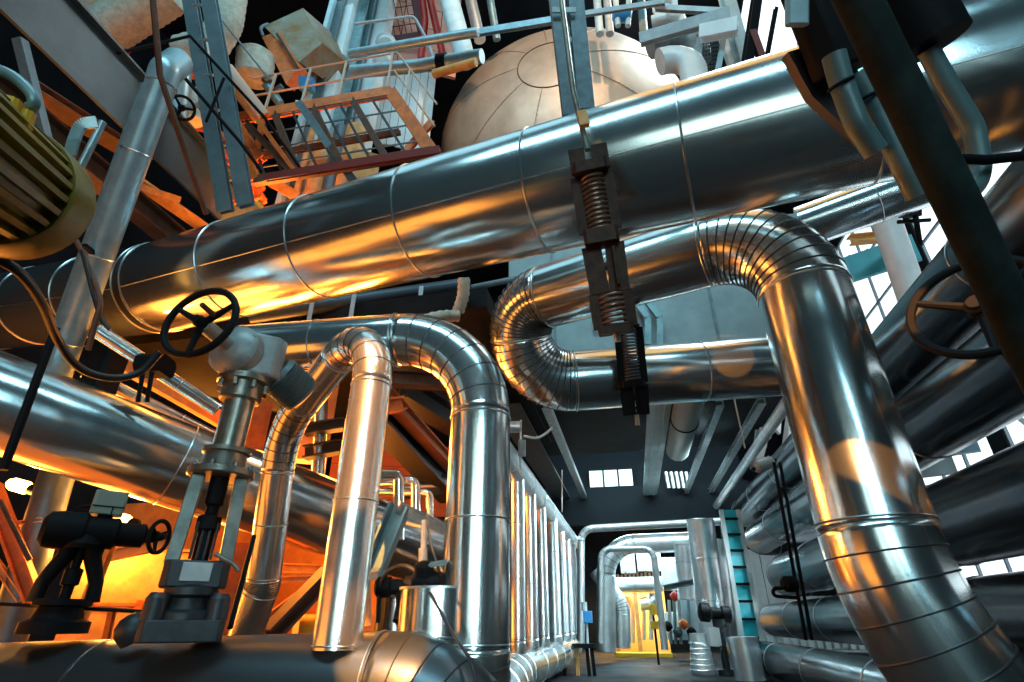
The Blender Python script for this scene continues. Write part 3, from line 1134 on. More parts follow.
hanger('rusty black spring hanger hanging in front of the fattest pipe', at(586, 140, 4.15), at(618, 342, 4.0),
       [('lug', 0.04, 0.16), ('plate', 0.13, 0.18), ('coil', 0.18, 0.46), ('plate', 0.46, 0.53), ('fork', 0.53, 0.76), ('coil', 0.76, 0.93), ('plate', 0.92, 0.96), ('rod', 0.93, 1.0)],
       0.245, 'rust', 'spring')
hanger('smaller black spring hanger clasping the return leg below the rusty one', at(627, 318, 6.55), at(637, 420, 6.4),
       [('rod', -0.08, 0.1), ('plate', 0.08, 0.11), ('coil', 0.1, 0.64), ('plate', 0.62, 0.68), ('fork', 0.66, 0.95), ('rod', 0.9, 1.05)],
       0.26, 'black', 'spring_d')

# long galvanised channel the hanger rod comes from
t = Thing('hanger_channel', 'grey galvanised channel pair hanging before the tan tank', 'beam', loc=at(575, 118, 5.2))
for px0, px1, nm in ((556, 569, 'channel'), (575, 584, 'channel')):
    b = NB()
    beam(b, at(px0 + (-2), -25, 5.6), at(px1 + 2, 118 if px0 == 556 else 112, 5.15), C_PROF(0.155, 0.12, 0.018), hint=-FW, roll=0 if px0 == 556 else PI)
    p_ = t.part(nm, b, 'chan')
for py in (10, 40, 70, 100):
    b = NB()
    box(b, (0, 0, 0), (0.24, 0.02, 0.05), place(at(563 + py * 0.11, py, 5.36), UP, -FW))
    t.part('batten_plate', b, 'galv')
rod('tie_rod', [at(560, -10, 4.75), at(573, 92, 4.4), at(588, 150, 4.18)], 0.024, 'valve_t', 'steel rod running down the channel to the rusty hanger', 'rod', seg=10)
t = Thing('turnbuckle', 'small brass-coloured turnbuckle on the hanger rod', 'turnbuckle', loc=at(584, 122, 4.25))
b = NB()
beam(b, at(581, 112, 4.26), at(585, 126, 4.22), R_PROF(0.075, 0.05), hint=FW)
t.part('nut_frame', b, 'orangel')

# ---------------------------------------------------------------- upper left: girder, braces, pipes
XG = -5.5
def gz(px, py, X=XG):
    return atx(px, py, X)
g0, g1 = gz(30, 5), gz(246, 214)
zg = (g0.z + g1.z) / 2
bm = NB()
beam(bm, V((XG, 0.5, zg)), V((XG, 13.0, zg)), [(-0.02, -0.42), (0.02, -0.42), (0.02, 0.39), (0.10, 0.39), (0.10, 0.42), (-0.10, 0.42), (-0.10, 0.39), (-0.02, 0.39)], hint=(0, 0, 1))
solo('girder', bm, 'girder', 'long grey steel girder running diagonally across the upper left', 'girder')
bm = NB()
beam(bm, V((XG - 0.55, 0.5, zg - 0.75)), V((XG - 0.55, 13.0, zg - 0.75)), I_PROF(0.25, 0.3, 0.03), hint=(0, 0, 1))
solo('girder', bm, 'brown', 'rust-brown girder just below and behind the grey girder', 'girder')
steel('lattice_bar', at(128, 175, 8.0), at(210, 232, 9.0), L_PROF(0.16, 0.16, 0.02), 'orangel', 'ochre angle bar under the girder, dotted with holes', hint=FW)
steel('lattice_bar', at(112, 178, 7.8), at(180, 200, 8.4), L_PROF(0.1, 0.1, 0.02), 'orangel', 'short ochre bar joining the angle bar under the girder', hint=FW)
steel('orange_beam', at(28, 88, 6.8), at(128, 150, 8.6), I_PROF(0.24, 0.2, 0.03), 'brown', 'rusty brown beam in the shade behind the folded strip bracket', hint=FW)
steel('dark_brace', at(20, 40, 4.6), at(52, 168, 4.6), L_PROF(0.08, 0.08, 0.012), 'grey', 'dark slanting brace above the yellow motor', hint=FW)

# twin bar hanger post
t = Thing('twin_bar_post', 'pair of flat grey bars leaning across the upper left, ends lit orange', 'post', loc=at(235, 190, 7.0))
for a, b_, w in (((187, -20, 7.6), (226, 212, 7.0), 0.19), ((206, -20, 7.5), (246, 206, 6.9), 0.20)):
    b = NB()
    beam(b, at(*a), at(*b_), C_PROF(w, 0.10, 0.015), hint=-FW)
    t.part('flat_bar', b, 'grey_m')
b = NB()
for k in range(6):
    box(b, (0, 0, 0), (0.12, 0.03, 0.03), place(at(197 + k * 6, 5 + k * 35, 7.3), UP, -FW))
t.part('spacer', b, 'galv')
for lab, pts, r, m_ in (
        ('dark rod slanting from the top edge down to the fattest pipe', [(152, -10, 5.2), (160, 75, 5.3), (178, 130, 5.5), (206, 214, 6.0)], 0.03, 'brown'),
        ('thin dark rod from the wrapped pipe to the twin bars', [(110, 55, 6.4), (190, 36, 6.8), (265, 118, 7.4), (300, 168, 7.6)], 0.022, 'black'),
        ('thin dark rod crossing the twin bars downward', [(178, 70, 6.6), (240, 142, 6.7), (262, 172, 6.9)], 0.022, 'black'),
        ('thin dark rod rising across the twin bars', [(206, 122, 6.6), (224, 78, 6.7)], 0.018, 'black'),
        ('thin rod at the top crossing the wool wrapped elbow', [(212, 8, 8.3), (270, 80, 8.2)], 0.014, 'grey')):
    rod('tie_rod', [at(*q) for q in pts], r, m_, lab, 'rod')

# wool wrapped pipes in the corner
for lab, pts, r in (
        ('fat wool-wrapped pipe in the top left corner, right of the girder', [(88, 42, 10.5), (172, -12, 10.5)], 0.42),
        ('wool-wrapped pipe at the very top left above the girder', [(60, 30, 11.5), (106, -20, 11.5)], 0.40),
        ('pale wrapped pipe elbow hanging from the top edge beside the twin bars', [(232, -15, 9.5), (226, 24, 9.4), (208, 52, 9.4)], 0.27),
        ('pale wrapped pipe low behind the twin bars', [(176, 52, 8.6), (205, 44, 8.6)], 0.22),
        ('pale rounded pipe stub left of the rusty box', [(254, 82, 10.0), (256, 52, 10.1)], 0.33)):
    bm = NB()
    p = smoothpath([at(*q) for q in pts], 0.5, 8)
    dense = []
    for a, c in zip(p, p[1:]):
        k = max(1, int((c - a).length / 0.07))
        dense += [a.lerp(c, j / k) for j in range(k)]
    dense.append(p[-1])
    rs = [r * (1 + (0.03 if i % 2 else -0.01)) for i in range(len(dense))]
    rs[0] *= 0.75
    rs[-1] *= 0.75
    tube(bm, dense, rs, 26)
    solo('wrapped_pipe', bm, 'wool', lab, 'pipe', ang=50)
rod('slim_duct', [at(180, 62, 8.2), at(176, 120, 8.0)], 0.17, 'bluegrey', 'blue-grey pipe dropping behind the small black handwheel', 'pipe', seg=20)
rod('pale_lagged_pipe', [at(190, 92, 8.4), at(193, 122, 8.3)], 0.16, 'wool', 'pale lagged pipe length right of the small black handwheel', 'pipe', seg=20)
rod('pale_pipe', [at(225, 70, 8.9), at(262, 118, 9.1)], 0.15, 'pinkish', 'pinkish slanting pipe left of the orange platform', 'pipe', seg=18)
rod('red_pipe', [at(120, 62, 9.6), at(128, 50, 9.6)], 0.05, 'red', 'short red pipe below the fat wool-wrapped pipe', 'pipe')
rod('orange_pipe', [at(168, 73, 9.0), at(200, 74, 9.0)], 0.09, 'orange', 'short orange pipe behind the top of the pale blue pipe', 'pipe', seg=14)
t_local = Thing('hand_valve', 'small black handwheel valve beside the twin bars, upper left', 'valve', loc=at(184, 108, 7.3))
handwheel(t_local, 'handwheel', place(at(182, 108, 7.2), CAM - at(182, 108, 7.2) + RT * 2), 0.15, 0.02, 3, 'black')
b = NB()
cyl(b, at(184, 108, 7.3), at(204, 104, 7.6), 0.035, 10)
lathe(b, [(0.07, 0), (0.09, 0.05), (0.07, 0.15)], place(at(200, 106, 7.6), RT), 14)
t_local.part('spindle', b, 'grey')
t_local = Thing('hand_valve', 'small dark handwheel low between girder and orange platform', 'valve', loc=at(240, 180, 7.6))
handwheel(t_local, 'handwheel', place(at(239, 182, 7.6), CAM - at(239, 182, 7.6) + RT), 0.09, 0.015, 3, 'black')
b = NB()
cyl(b, at(239, 182, 7.6), at(246, 190, 7.8), 0.02, 8)
t_local.part('spindle', b, 'black')

# rusty tilted box
t = Thing('ventilation_box', 'tilted rusty sheet metal box with an orange side, upper left', 'box', loc=at(295, 50, 10.5))
A, B_, C_, D_ = at(264, 26, 10.6), at(303, 8, 10.9), at(322, 43, 10.6), at(299, 62, 10.3)
dv = (at(262, 36, 10.0) - at(264, 26, 10.6))
b = NB()
fr = [A, B_, C_, D_]
back = [q + V((0.1, 0.9, 0.5)) for q in fr]
va = [b.verts.new(q) for q in fr]
vb_ = [b.verts.new(q) for q in back]
b.faces.new(va)
b.faces.new(list(reversed(vb_)))
for i in range(4):
    b.faces.new((va[i], vb_[i], vb_[(i + 1) % 4], va[(i + 1) % 4]))
t.part('box_body', b, 'rustbox')
P1, P2, P3, P4 = at(262, 37, 10.55), at(280, 30, 10.6), at(300, 66, 10.25), at(286, 84, 10.1)
b = NB()
off = V((0, 0.25, 0.12))
va = [b.verts.new(q) for q in (P1, P2, P3, P4)]
vb_ = [b.verts.new(q + off) for q in (P1, P2, P3, P4)]
b.faces.new(va)
b.faces.new(list(reversed(vb_)))
for i in range(4):
    b.faces.new((va[i], vb_[i], vb_[(i + 1) % 4], va[(i + 1) % 4]))
sd = t.part('side_panel', b, 'orange', label='orange painted side panel')
b = NB()
beam(b, at(277, 34, 10.4), at(299, 70, 10.1), R_PROF(0.05, 0.05), hint=FW)
t.part('rib', b, 'brown', sd)
b = NB()
tube(b, spline([at(263, 36, 10.3), at(261, 28, 10.3), at(268, 24, 10.4)], 6), 0.03, 8)
t.part('handle_loop', b, 'grey')

# ---------------------------------------------------------------- orange platform
t = Thing('service_platform', 'orange steel service platform with thin guard rails, upper left', 'platform', loc=at(300, 130, 9.0))
pA, pB, pC = at(236, 119, 9.2), at(391, 92, 9.0), at(432, 152, 7.9)
pD = pA + (pC - pB)
up = V((0, 0, 1))
for a, c, w, mm_ in ((pA, pB, 0.22, 'orange'), (pB, pC, 0.2, 'orange'), (pD, pC, 0.16, 'brown'), (pA, pD, 0.16, 'orange')):
    b = NB()
    beam(b, a, c, C_PROF(0.09, w, 0.02), hint=up)
    t.part('edge_beam', b, mm_)
b = NB()
for k in range(1, 4):
    beam(b, pA.lerp(pB, k / 4), pD.lerp(pC, k / 4), R_PROF(0.07, 0.1), hint=up)
t.part('joist', b, 'brown')
b = NB()
nb = 10
for k in range(nb):
    beam(b, pA.lerp(pB, (k + .5) / nb) + up * 0.08, pD.lerp(pC, (k + .5) / nb) + up * 0.08, R_PROF(0.012, 0.04), hint=up)
for k in range(4):
    beam(b, pA.lerp(pD, (k + .5) / 4) + up * 0.085, pB.lerp(pC, (k + .5) / 4) + up * 0.085, R_PROF(0.012, 0.03), hint=up)
t.part('grating', b, 'grate', label='dark open floor grating')
for s0, s1, w0, w1 in ((0.15, 0.4, pA, pB),):
    pass
for s in (0.18, 0.42, 0.66, 0.97):
    q = pA.lerp(pB, s)
    b = NB()
    beam(b, q, q + up * 1.05, R_PROF(0.035, 0.035), hint=FW)
    t.part('rail_post', b, 'pinkish')
for s in (0.35, 0.75):
    q = pB.lerp(pC, s)
    b = NB()
    beam(b, q, q + up * 1.05, R_PROF(0.035, 0.035), hint=FW)
    t.part('rail_post', b, 'pinkish')
for h in (0.55, 1.05):
    b = NB()
    tube(b, [pA + up * h, pB + up * h, pC + up * h], 0.018, 8)
    t.part('guard_rail', b, 'pinkish')
for lab, a, c, w, m_ in (
        ('rust-red beam lying just above the fattest pipe, below the platform', (265, 178, 7.6), (440, 150, 7.4), 0.10, 'redbrown'),
        ('brown level beam under the platform', (262, 156, 8.8), (400, 132, 8.6), 0.09, 'brown'),
        ('rust diagonal under the platform corner', (398, 160, 8.2), (432, 122, 8.6), 0.10, 'orange'),
        ('blue-grey diagonal strut under the platform', (300, 104, 8.8), (360, 190, 8.0), 0.12, 'grey'),
        ('orange curved bracket below the platform left end', (236, 122, 8.8), (262, 160, 8.4), 0.12, 'orange'),
        ('brown slanting stair string left of the platform', (248, 125, 8.4), (292, 172, 8.0), 0.10, 'brown'),
        ('orange slanting stair string left of the platform', (228, 80, 8.4), (300, 178, 7.9), 0.06, 'orange'),
        ('rusty upright below the platform left end', (262, 120, 8.6), (250, 195, 8.4), 0.07, 'orange'),
        ('rusty level bar low left of the platform', (210, 208, 8.2), (262, 196, 8.2), 0.06, 'orange'),
        ('short orange plate low behind the girder', (268, 180, 8.6), (300, 198, 8.4), 0.16, 'orangel')):
    steel('platform_strut', at(*a), at(*c), I_PROF(w, w, w * 0.15), m_, lab, hint=FW)
for lab, a, c in (('small rusty pipe tangle left of the platform, upper', (205, 140, 9), (262, 178, 9)),
                  ('small rusty pipe tangle left of the platform, lower', (215, 175, 9), (262, 210, 9))):
    bm = NB()
    a, c = at(*a), at(*c)
    for k in range(5):
        o = V((random.uniform(-.3, .3), random.uniform(-.3, .3), random.uniform(-.3, .3)))
        tube(bm, smoothpath([a + o, a.lerp(c, .4) + o + V((0, 0, .25)), c + o * .6], 0.1), 0.05, 10)
    solo('small_pipework', bm, 'orange', lab, 'pipework')

# uprights behind the platform
def upright(name, label, px, py, d, z0, z1, prof, m_):
    q = at(px, py, d)
    bm = NB()
    beam(bm, V((q.x, q.y, z0)), V((q.x, q.y, z1)), prof, hint=(0, -1, 0))
    solo(name, bm, m_, label, 'column')
upright('steel_column', 'thin pale blue upright behind the platform, leftmost of six', 314, 80, 11.0, 5.2, 17.9, I_PROF(0.10, 0.2, 0.03), 'pblue')
upright('steel_column', 'dark grey upright behind the platform, second from left', 324, 80, 11.2, 5.2, 17.9, I_PROF(0.22, 0.2, 0.03), 'chan')
upright('steel_column', 'white upright behind the platform, third from left', 336, 80, 11.4, 5.2, 17.9, R_PROF(0.22, 0.3), 'white')
upright('steel_column', 'broad blue-grey upright behind the platform, fourth from left', 349, 80, 11.6, 5.2, 17.9, I_PROF(0.34, 0.3, 0.05), 'teal')
upright('steel_column', 'dark slim upright behind the platform, fifth from left', 361, 80, 12.0, 5.2, 17.9, I_PROF(0.16, 0.3, 0.05), 'chan')
upright('steel_column', 'white corrugated upright just behind the platform corner', 373, 80, 12.2, 5.2, 17.9, C_PROF(0.34, 0.3, 0.03), 'white')
for k, (px, m_) in enumerate(((300, 'orangel'), (318, 'orangel'), (332, 'bluegrey_d'), (347, 'orangel'))):
    q = at(px, 180, 9.6)
    bm = NB()
    tube(bm, [V((q.x, q.y, 5.2)), V((q.x, q.y, zat(q.x, q.y, 130 if k != 1 else 138)))], (0.06, 0.17, 0.15, 0.19)[k], 20)
    solo('standpipe', bm, m_, ('thin ochre standpipe under the platform, leftmost of four', 'ochre standpipe under the platform, second of four', 'grey standpipe under the platform, third of four', 'thick ochre standpipe under the platform, rightmost of four')[k], 'pipe')
bm = NB()
c = at(363, 172, 9.2)
box(bm, (0, 0, 0), (0.5, 0.1, 0.9), yaw_frame(c, CAM - c))
solo('sheet_panel', bm, 'orangel', 'ochre sheet panel under the platform, right of the standpipes', 'panel')
# white daylight sheet and salmon sheet behind
bm = NB()
c = at(402, 95, 13.5)
yf = yaw_frame(c, CAM - c)
for k in range(9):
    box(bm, (-0.9 + 0.2 * k, 0.02 * (k % 2), -0.3), (0.19, 0.04, 3.0), yf)
solo('corrugated_sheet', bm, 'white', 'white ribbed sheet standing behind the platform corner', 'sheet')
bm = NB()
c = at(423, 25, 15)
yf = yaw_frame(c, CAM - c)
for k in range(4):
    for j in range(4):
        box(bm, (-0.8 + 0.52 * k, 0, -1.5 + 0.9 * j), (0.5, 0.08, 0.87), yf)
solo('tiled_wall_sheet', bm, 'pink', 'salmon panelled sheet at the top edge, left of the tank', 'panel')
for lab, pts in (('red pipe winding down before the salmon sheet, left one', [(421, -10, 13), (425, 20, 13), (421, 58, 13)]),
                 ('red pipe winding down before the salmon sheet, right one', [(428, -10, 13), (437, 30, 13), (444, 60, 13)])):
    rod('red_pipe', [at(*q) for q in pts], 0.09, 'red', lab, 'pipe', seg=12, bends=0.4)
rod('pale_duct', [at(444, -20, 12.5), at(466, 62, 11.5)], 0.22, 'pblue', 'pale blue round duct at the top, right of the salmon sheet', 'duct', seg=24)
rod('pale_duct', [at(466, -20, 13.5), at(480, 40, 13.0)], 0.14, 'alu_far', 'thinner silver duct at the top, right of the pale blue duct', 'duct', seg=24)
rod('pale_duct', [at(487, -20, 14), at(497, 40, 14)], 0.10, 'teal', 'thin teal duct at the top edge, left of the hanging channel', 'duct', seg=24)
# dark framed hatch at the top
t = Thing('roof_hatch', 'dark purple framed hatch with a mesh opening at the top edge', 'hatch', loc=at(395, 20, 14))
c = at(395, 8, 13.6)
yf = place(c, CAM - c, UP) @ Matrix.Rotation(0.25, 4, 'Z')
b = NB()
for s in (-1, 1):
    box(b, (s * 0.56, 0, 0), (0.2, 1.5, 0.15), yf)
    box(b, (0, s * 0.7, 0), (1.3, 0.22, 0.15), yf)
t.part('hatch_frame', b, 'plum')
b = NB()
for k in range(7):
    box(b, (-0.45 + 0.15 * k, 0, -0.05), (0.02, 1.25, 0.02), yf)
    box(b, (0, -0.6 + 0.2 * k, -0.05), (1.0, 0.02, 0.02), yf)
t.part('mesh', b, 'grate')
# grey pipes crossing behind the platform toward the tank
for lab, pts, r, m_ in (
        ('grey rail pipe crossing level above the platform to the tank, upper', [(350, 54, 10.4), (478, 32, 9.6)], 0.085, 'bluegrey'),
        ('grey pipe crossing level above the platform to the tank, lower', [(352, 72, 10.8), (420, 66, 10.4), (482, 56, 9.9)], 0.13, 'bluegrey'),
        ('thin bent grey handrail below the dark hatch', [(355, 24, 11), (414, 16, 11), (428, 42, 11), (436, 66, 10.8)], 0.03, 'greyl'),
        ('ochre pipe peeping below the lower grey pipe, left of the tank', [(434, 74, 9.8), (476, 62, 9.4)], 0.08, 'orangel')):
    rod('service_pipe', [at(*q) for q in pts], r, m_, lab, 'pipe', seg=16, bends=0.15)
t = Thing('pipe_collar', 'dark collar on the lower grey pipe left of the tank', 'collar', loc=at(440, 62, 10.2))
b = NB()
cyl(b, at(438, 63, 10.25), at(447, 62, 10.2), 0.17, 18)
t.part('collar_ring', b, 'black')
for px, py, lab in ((386, 44, 'round white cover behind the platform corner, upper of two'), (383, 62, 'round white cover behind the platform corner, lower of two')):
    bm = NB()
    c = at(px, py, 11.4)
    lathe(bm, [(0.0, -0.02), (0.2, 0.0), (0.22, 0.12), (0.14, 0.2), (0.0, 0.22)], place(c, CAM - c), 20)
    solo('round_cover', bm, 'white', lab, 'cover')
# little blue motor and valve cluster above the platform
t = Thing('pump_motor', 'small blue box motor standing above the platform rail', 'motor', loc=at(307, 92, 9.6))
b = NB()
cbox(b, (0, 0, 0), (0.24, 0.24, 0.22), 0.03, place(at(307, 85, 9.6), UP, FW))
t.part('housing', b, 'blue', bevel=0.01)
b = NB()
tube(b, spline([at(308, 92, 9.6), at(306, 103, 9.6), at(296, 102, 9.6)], 5), 0.035, 10)
t.part('hose', b, 'greyl')
t = Thing('valve_cluster', 'small grey valve cluster left of the blue motor', 'valve', loc=at(272, 95, 9.7))
b = NB()
tube(b, smoothpath([at(266, 84, 9.7), at(272, 92, 9.7), at(280, 104, 9.7)], 0.05), 0.08, 14)
t.part('valve_body', b, 'teal')
b = NB()
cyl(b, at(274, 92, 9.65), at(282, 86, 9.6), 0.05, 12)
lathe(b, [(0.06, 0), (0.1, .03), (0.06, .08)], place(at(267, 82, 9.65), (0, -.5, 1)), 14)
t.part('actuator', b, 'teal_d')

# ---------------------------------------------------------------- tank end
t = Thing('storage_tank', 'huge tan tank end with riveted petal seams above the fattest pipe', 'tank', loc=aty(565, 165, 10.8))
tc = aty(564, 150, 11.2)
rt = 3.62
R_ = V((0, 1, 0))
mm = place(tc, (0, -1, 0))
prof = [(rt, -0.8), (rt, 0.0)]
for k in range(1, 13):
    a = PI / 2 * k / 12
    prof.append((rt * math.cos(a) if k < 12 else 0, rt * 0.78 * math.sin(a)))
b = NB()
lathe(b, prof, mm, 72)
sh = t.part('dished_end', b, 'tank', ang=60)


def dome(rr, ang):
    k = math.acos(min(1, rr / rt))
    return mm @ V((rr * math.cos(ang), rr * math.sin(ang), rt * 0.78 * math.sin(k) + 0.004))
b = NB()
tube(b, [dome(rt * 0.23, 2 * PI * k / 40) for k in range(40)], 0.014, 6, closed=True)
t.part('crown_seam', b, 'brown', sh)
for k in range(9):
    a = 2 * PI * (k + 0.35) / 9
    b = NB()
    tube(b, [dome(rt * (0.23 + 0.76 * j / 14), a) for j in range(15)], 0.009, 6)
    for j in range(22):
        lathe(b, [(0.014, 0), (0.012, 0.01), (0, 0.012)], place(dome(rt * (0.3 + 0.68 * j / 22), a + 0.012), dome(rt * .5, a) - tc), 6)
    t.part('petal_seam', b, 'tank_d', sh)
# right of the tank: elbow, gallery beams, sky frames
for lab, pts, r, m_ in (
        ('white pipe elbow emerging right of the tank', [(660, 62, 10), (690, 52, 10), (697, 95, 9.3)], 0.24, 'white'),
        ('dark shaded pipe above the white elbow, right of the tank', [(650, 46, 11), (694, 30, 11), (698, 60, 10.7)], 0.26, 'grey'),
        ('pale pipe leaning among the beams right of the tank', [(724, 34, 10.5), (738, 74, 10.0)], 0.13, 'white')):
    rod('tank_pipe', [at(*q) for q in pts], r, m_, lab, 'pipe', seg=24, bends=0.4)
for lab, a, c, w, m_ in (
        ('long grey gallery beam right of the tank top', (640, 40, 10.2), (730, 14, 9.6), 0.20, 'greyl'),
        ('pale gallery beam end lit by daylight, right of the tank', (700, 34, 9.7), (738, 26, 9.4), 0.24, 'white'),
        ('grey level rail beam above the tank top', (585, 14, 10.6), (665, 2, 10.2), 0.09, 'greyl'),
        ('grey level rail beam at the top right of the tank', (655, 8, 10.4), (728, 12, 9.8), 0.10, 'greyl'),
        ('grey rail beam crossing left of the hanging channel', (470, 34, 10.4), (556, 20, 9.8), 0.11, 'bluegrey'),
        ('grey bracing upright under the gallery beam, left', (699, 40, 9.9), (694, 80, 9.5), 0.12, 'greyl'),
        ('grey bracing upright under the gallery beam, right', (724, 36, 9.8), (717, 76, 9.4), 0.08, 'pblue'),
        ('pale blue upright beside the roof light', (724, -12, 10.4), (745, 66, 9.7), 0.22, 'pblue'),
        ('dark upright standing before the roof light', (758, -10, 7.6), (746, 70, 7.0), 0.12, 'black'),
        ('dark red brace beside the upright before the roof light', (752, 32, 7.2), (764, 66, 7.0), 0.09, 'redbrown'),
        ('thin dark bar across the roof light', (776, 8, 7.4), (766, 62, 7.2), 0.05, 'black')):
    steel('gallery_beam', at(*a), at(*c), I_PROF(w, w, w * 0.14), m_, lab, hint=FW)
bm = NB()
c = at(708, 56, 10.3)
yf = place(c, CAM - c, UP)
for k in range(8):
    for j in range(12):
        box(bm, (-0.18 + 0.05 * k, -0.4 + 0.07 * j, 0.01 * ((k + j) % 2)), (0.04, 0.055, 0.03), yf)
solo('mesh_panel', bm, 'teal_d', 'dark mesh panel between the bracing uprights right of the tank', 'panel')
t = Thing('flanged_nozzle', 'round pale flanged nozzle on the gallery, right of the tank top', 'nozzle', loc=at(665, 10, 10.8))
b = NB()
mm2 = place(at(665, 8, 10.9), V((-.1, -.9, -.35)))
lathe(b, [(0.16, -0.5), (0.16, 0.0), (0.25, 0.02), (0.25, 0.1), (0.15, 0.11), (0.12, 0.02), (0, 0.02)], mm2, 26)
t.part('flange', b, 'white')
b = NB()
tube(b, [at(652, 22, 10.9), at(665, 18, 10.8), at(680, 18, 10.9), at(683, 26, 10.8)], 0.12, 18)
t.part('pipe_neck', b, 'white')
t = Thing('blue_pump', 'little dark blue pump above the tank top, right of the hanging channel', 'pump', loc=at(622, 20, 11.5))
b = NB()
lathe(b, [(0.1, -0.2), (0.16, -0.16), (0.16, 0.16), (0.1, 0.2)], place(at(622, 15, 11.6), RT), 18)
t.part('pump_casing', b, 'blue')
b = NB()
cyl(b, at(615, -6, 11.7), at(618, 26, 11.5), 0.06, 12)
cyl(b, at(629, -6, 11.7), at(628, 26, 11.5), 0.06, 12)
t.part('riser', b, 'pblue')
for k, px in enumerate((596, 606, 640)):
    rod('riser_pipe', [at(px, -12, 12.5), at(px + 4, 34, 12.0)], 0.09, ('pblue', 'greyl', 'teal')[k], ('pale blue riser behind the tank top, nearest the channel', 'grey riser behind the tank top, second from the channel', 'teal riser behind the tank top, under the nozzle')[k], 'pipe', seg=14)

# ---------------------------------------------------------------- ducts and deck under the fattest pipe
# mezzanine deck behind the fattest pipe at the left
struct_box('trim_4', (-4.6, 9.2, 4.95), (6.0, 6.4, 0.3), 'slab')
t = Thing('ventilation_duct', 'wide pale grey sheet duct spanning the aisle behind the U bend', 'duct', loc=(0.7, 9.2, 5.0))
b = NB()
box(b, (0.9, 9.4, 6.4), (5.6, 1.2, 3.0))
bd = t.part('duct_body', b, 'duct', bevel=0.02)
for X in (-1.0, 0.6, 1.87):
    b = NB()
    beam(b, (X, 8.79, 4.9), (X, 8.79, 7.9), R_PROF(0.05, 0.03), hint=(0, 1, 0))
    t.part('standing_seam', b, 'grey', bd)
b = NB()
box(b, (0.9, 8.78, 4.93), (5.6, 0.06, 0.08))
t.part('bottom_flange', b, 'galv', bd)
for lab, px in (('bent grey bracket on the pale duct, left of two', 648), ('bent grey bracket on the pale duct, right of two', 660)):
    bm = NB()
    q = [aty(px - 14, 300, 8.6), aty(px, 318, 8.6), aty(px, 345, 8.6)]
    for a, c in zip(q, q[1:]):
        beam(bm, a, c, C_PROF(0.11, 0.08, 0.012), hint=(0, -1, 0))
    solo('duct_bracket', bm, 'teal', lab, 'bracket')
for k, px in enumerate((594, 599)):
    rod('small_conduit', [aty(px, 330, 8.7), aty(px - 1, 300, 8.7), aty(px - 8, 285, 8.7)], 0.025, 'pale', ('thin pale conduit on the duct inside the U bend, left', 'thin pale conduit on the duct inside the U bend, right')[k], 'conduit', bends=0.05)

# dark pipes under the deck, wrapped drop pipe
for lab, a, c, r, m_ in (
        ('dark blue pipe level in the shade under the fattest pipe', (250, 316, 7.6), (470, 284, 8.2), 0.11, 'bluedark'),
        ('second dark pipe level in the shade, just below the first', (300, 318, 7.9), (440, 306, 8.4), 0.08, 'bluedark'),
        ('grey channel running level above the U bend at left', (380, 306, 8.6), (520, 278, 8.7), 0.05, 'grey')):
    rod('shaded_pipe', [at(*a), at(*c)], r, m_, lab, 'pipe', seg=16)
for k, px in enumerate((310, 352, 420)):
    bm = NB()
    c = at(px, 318 - (px - 310) * .12, 7.55)
    beam(bm, c + V((0, 0, -.12)), c + V((0, 0, 0.3)), L_PROF(0.06, 0.06), hint=FW)
    solo('pipe_bracket', bm, 'greyl', 'small pale bracket in the shade under the fattest pipe, ' + ('leftmost', 'middle', 'rightmost')[k], 'bracket')
bm = NB()
p = spline([at(464, 278, 7.2), at(463, 296, 7.2), at(458, 312, 7.2)], 6) 
rs = [0.075 + 0.012 * (i % 2) for i in range(len(p))]
tube(bm, p, rs, 14)
solo('wrapped_drop_pipe', bm, 'wool', 'short white-wrapped pipe hanging below the fattest pipe', 'pipe', ang=50)
bm = NB()
p = spline([at(408, 328, 6.6), at(426, 320, 6.8), at(444, 316, 7.0), at(458, 316, 7.1)], 5)
tube(bm, p, [0.07 + 0.012 * (i % 2) for i in range(len(p))], 14)
solo('wrapped_drop_pipe', bm, 'wool', 'white-wrapped horizontal pipe stub above the silver elbow', 'pipe', ang=50)

# structure between the hairpin pipe and the silver leg
for lab, a, c, w, m_ in (
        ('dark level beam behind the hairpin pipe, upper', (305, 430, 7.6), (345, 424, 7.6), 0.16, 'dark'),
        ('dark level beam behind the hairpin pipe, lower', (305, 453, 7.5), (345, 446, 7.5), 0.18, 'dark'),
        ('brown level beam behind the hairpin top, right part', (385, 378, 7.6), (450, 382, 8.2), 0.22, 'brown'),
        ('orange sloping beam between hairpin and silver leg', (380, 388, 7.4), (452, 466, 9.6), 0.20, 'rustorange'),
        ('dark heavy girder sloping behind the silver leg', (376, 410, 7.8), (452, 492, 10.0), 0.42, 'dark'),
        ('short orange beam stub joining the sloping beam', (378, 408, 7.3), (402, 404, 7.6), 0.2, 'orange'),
        ('dark beam above the sloping orange beam', (400, 388, 8.6), (468, 430, 10.0), 0.4, 'dark')):
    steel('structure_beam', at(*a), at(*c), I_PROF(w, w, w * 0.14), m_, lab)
bm = NB()
c = at(385, 485, 10.8)
yf = yaw_frame(c, CAM - c)
for k in range(9):
    box(bm, (0.2, 0.02 * (k % 2), -0.5 + 0.16 * k), (2.6, 0.04, 0.15), yf)
solo('ribbed_sheet', bm, 'rustorange', 'dim red-orange ribbed panel behind the small bent pipes', 'panel')
bm = NB()
c = at(406, 437, 9.4)
box(bm, (0, 0, 0), (0.5, 0.2, 0.22), yaw_frame(c, CAM - c))
for k in range(3):
    box(bm, (-0.15 + .15 * k, -0.11, 0.0), (0.02, 0.03, 0.2), yaw_frame(c, CAM - c))
solo('junction_box', bm, 'pale', 'small pale box tucked under the dark sloping girder', 'box')
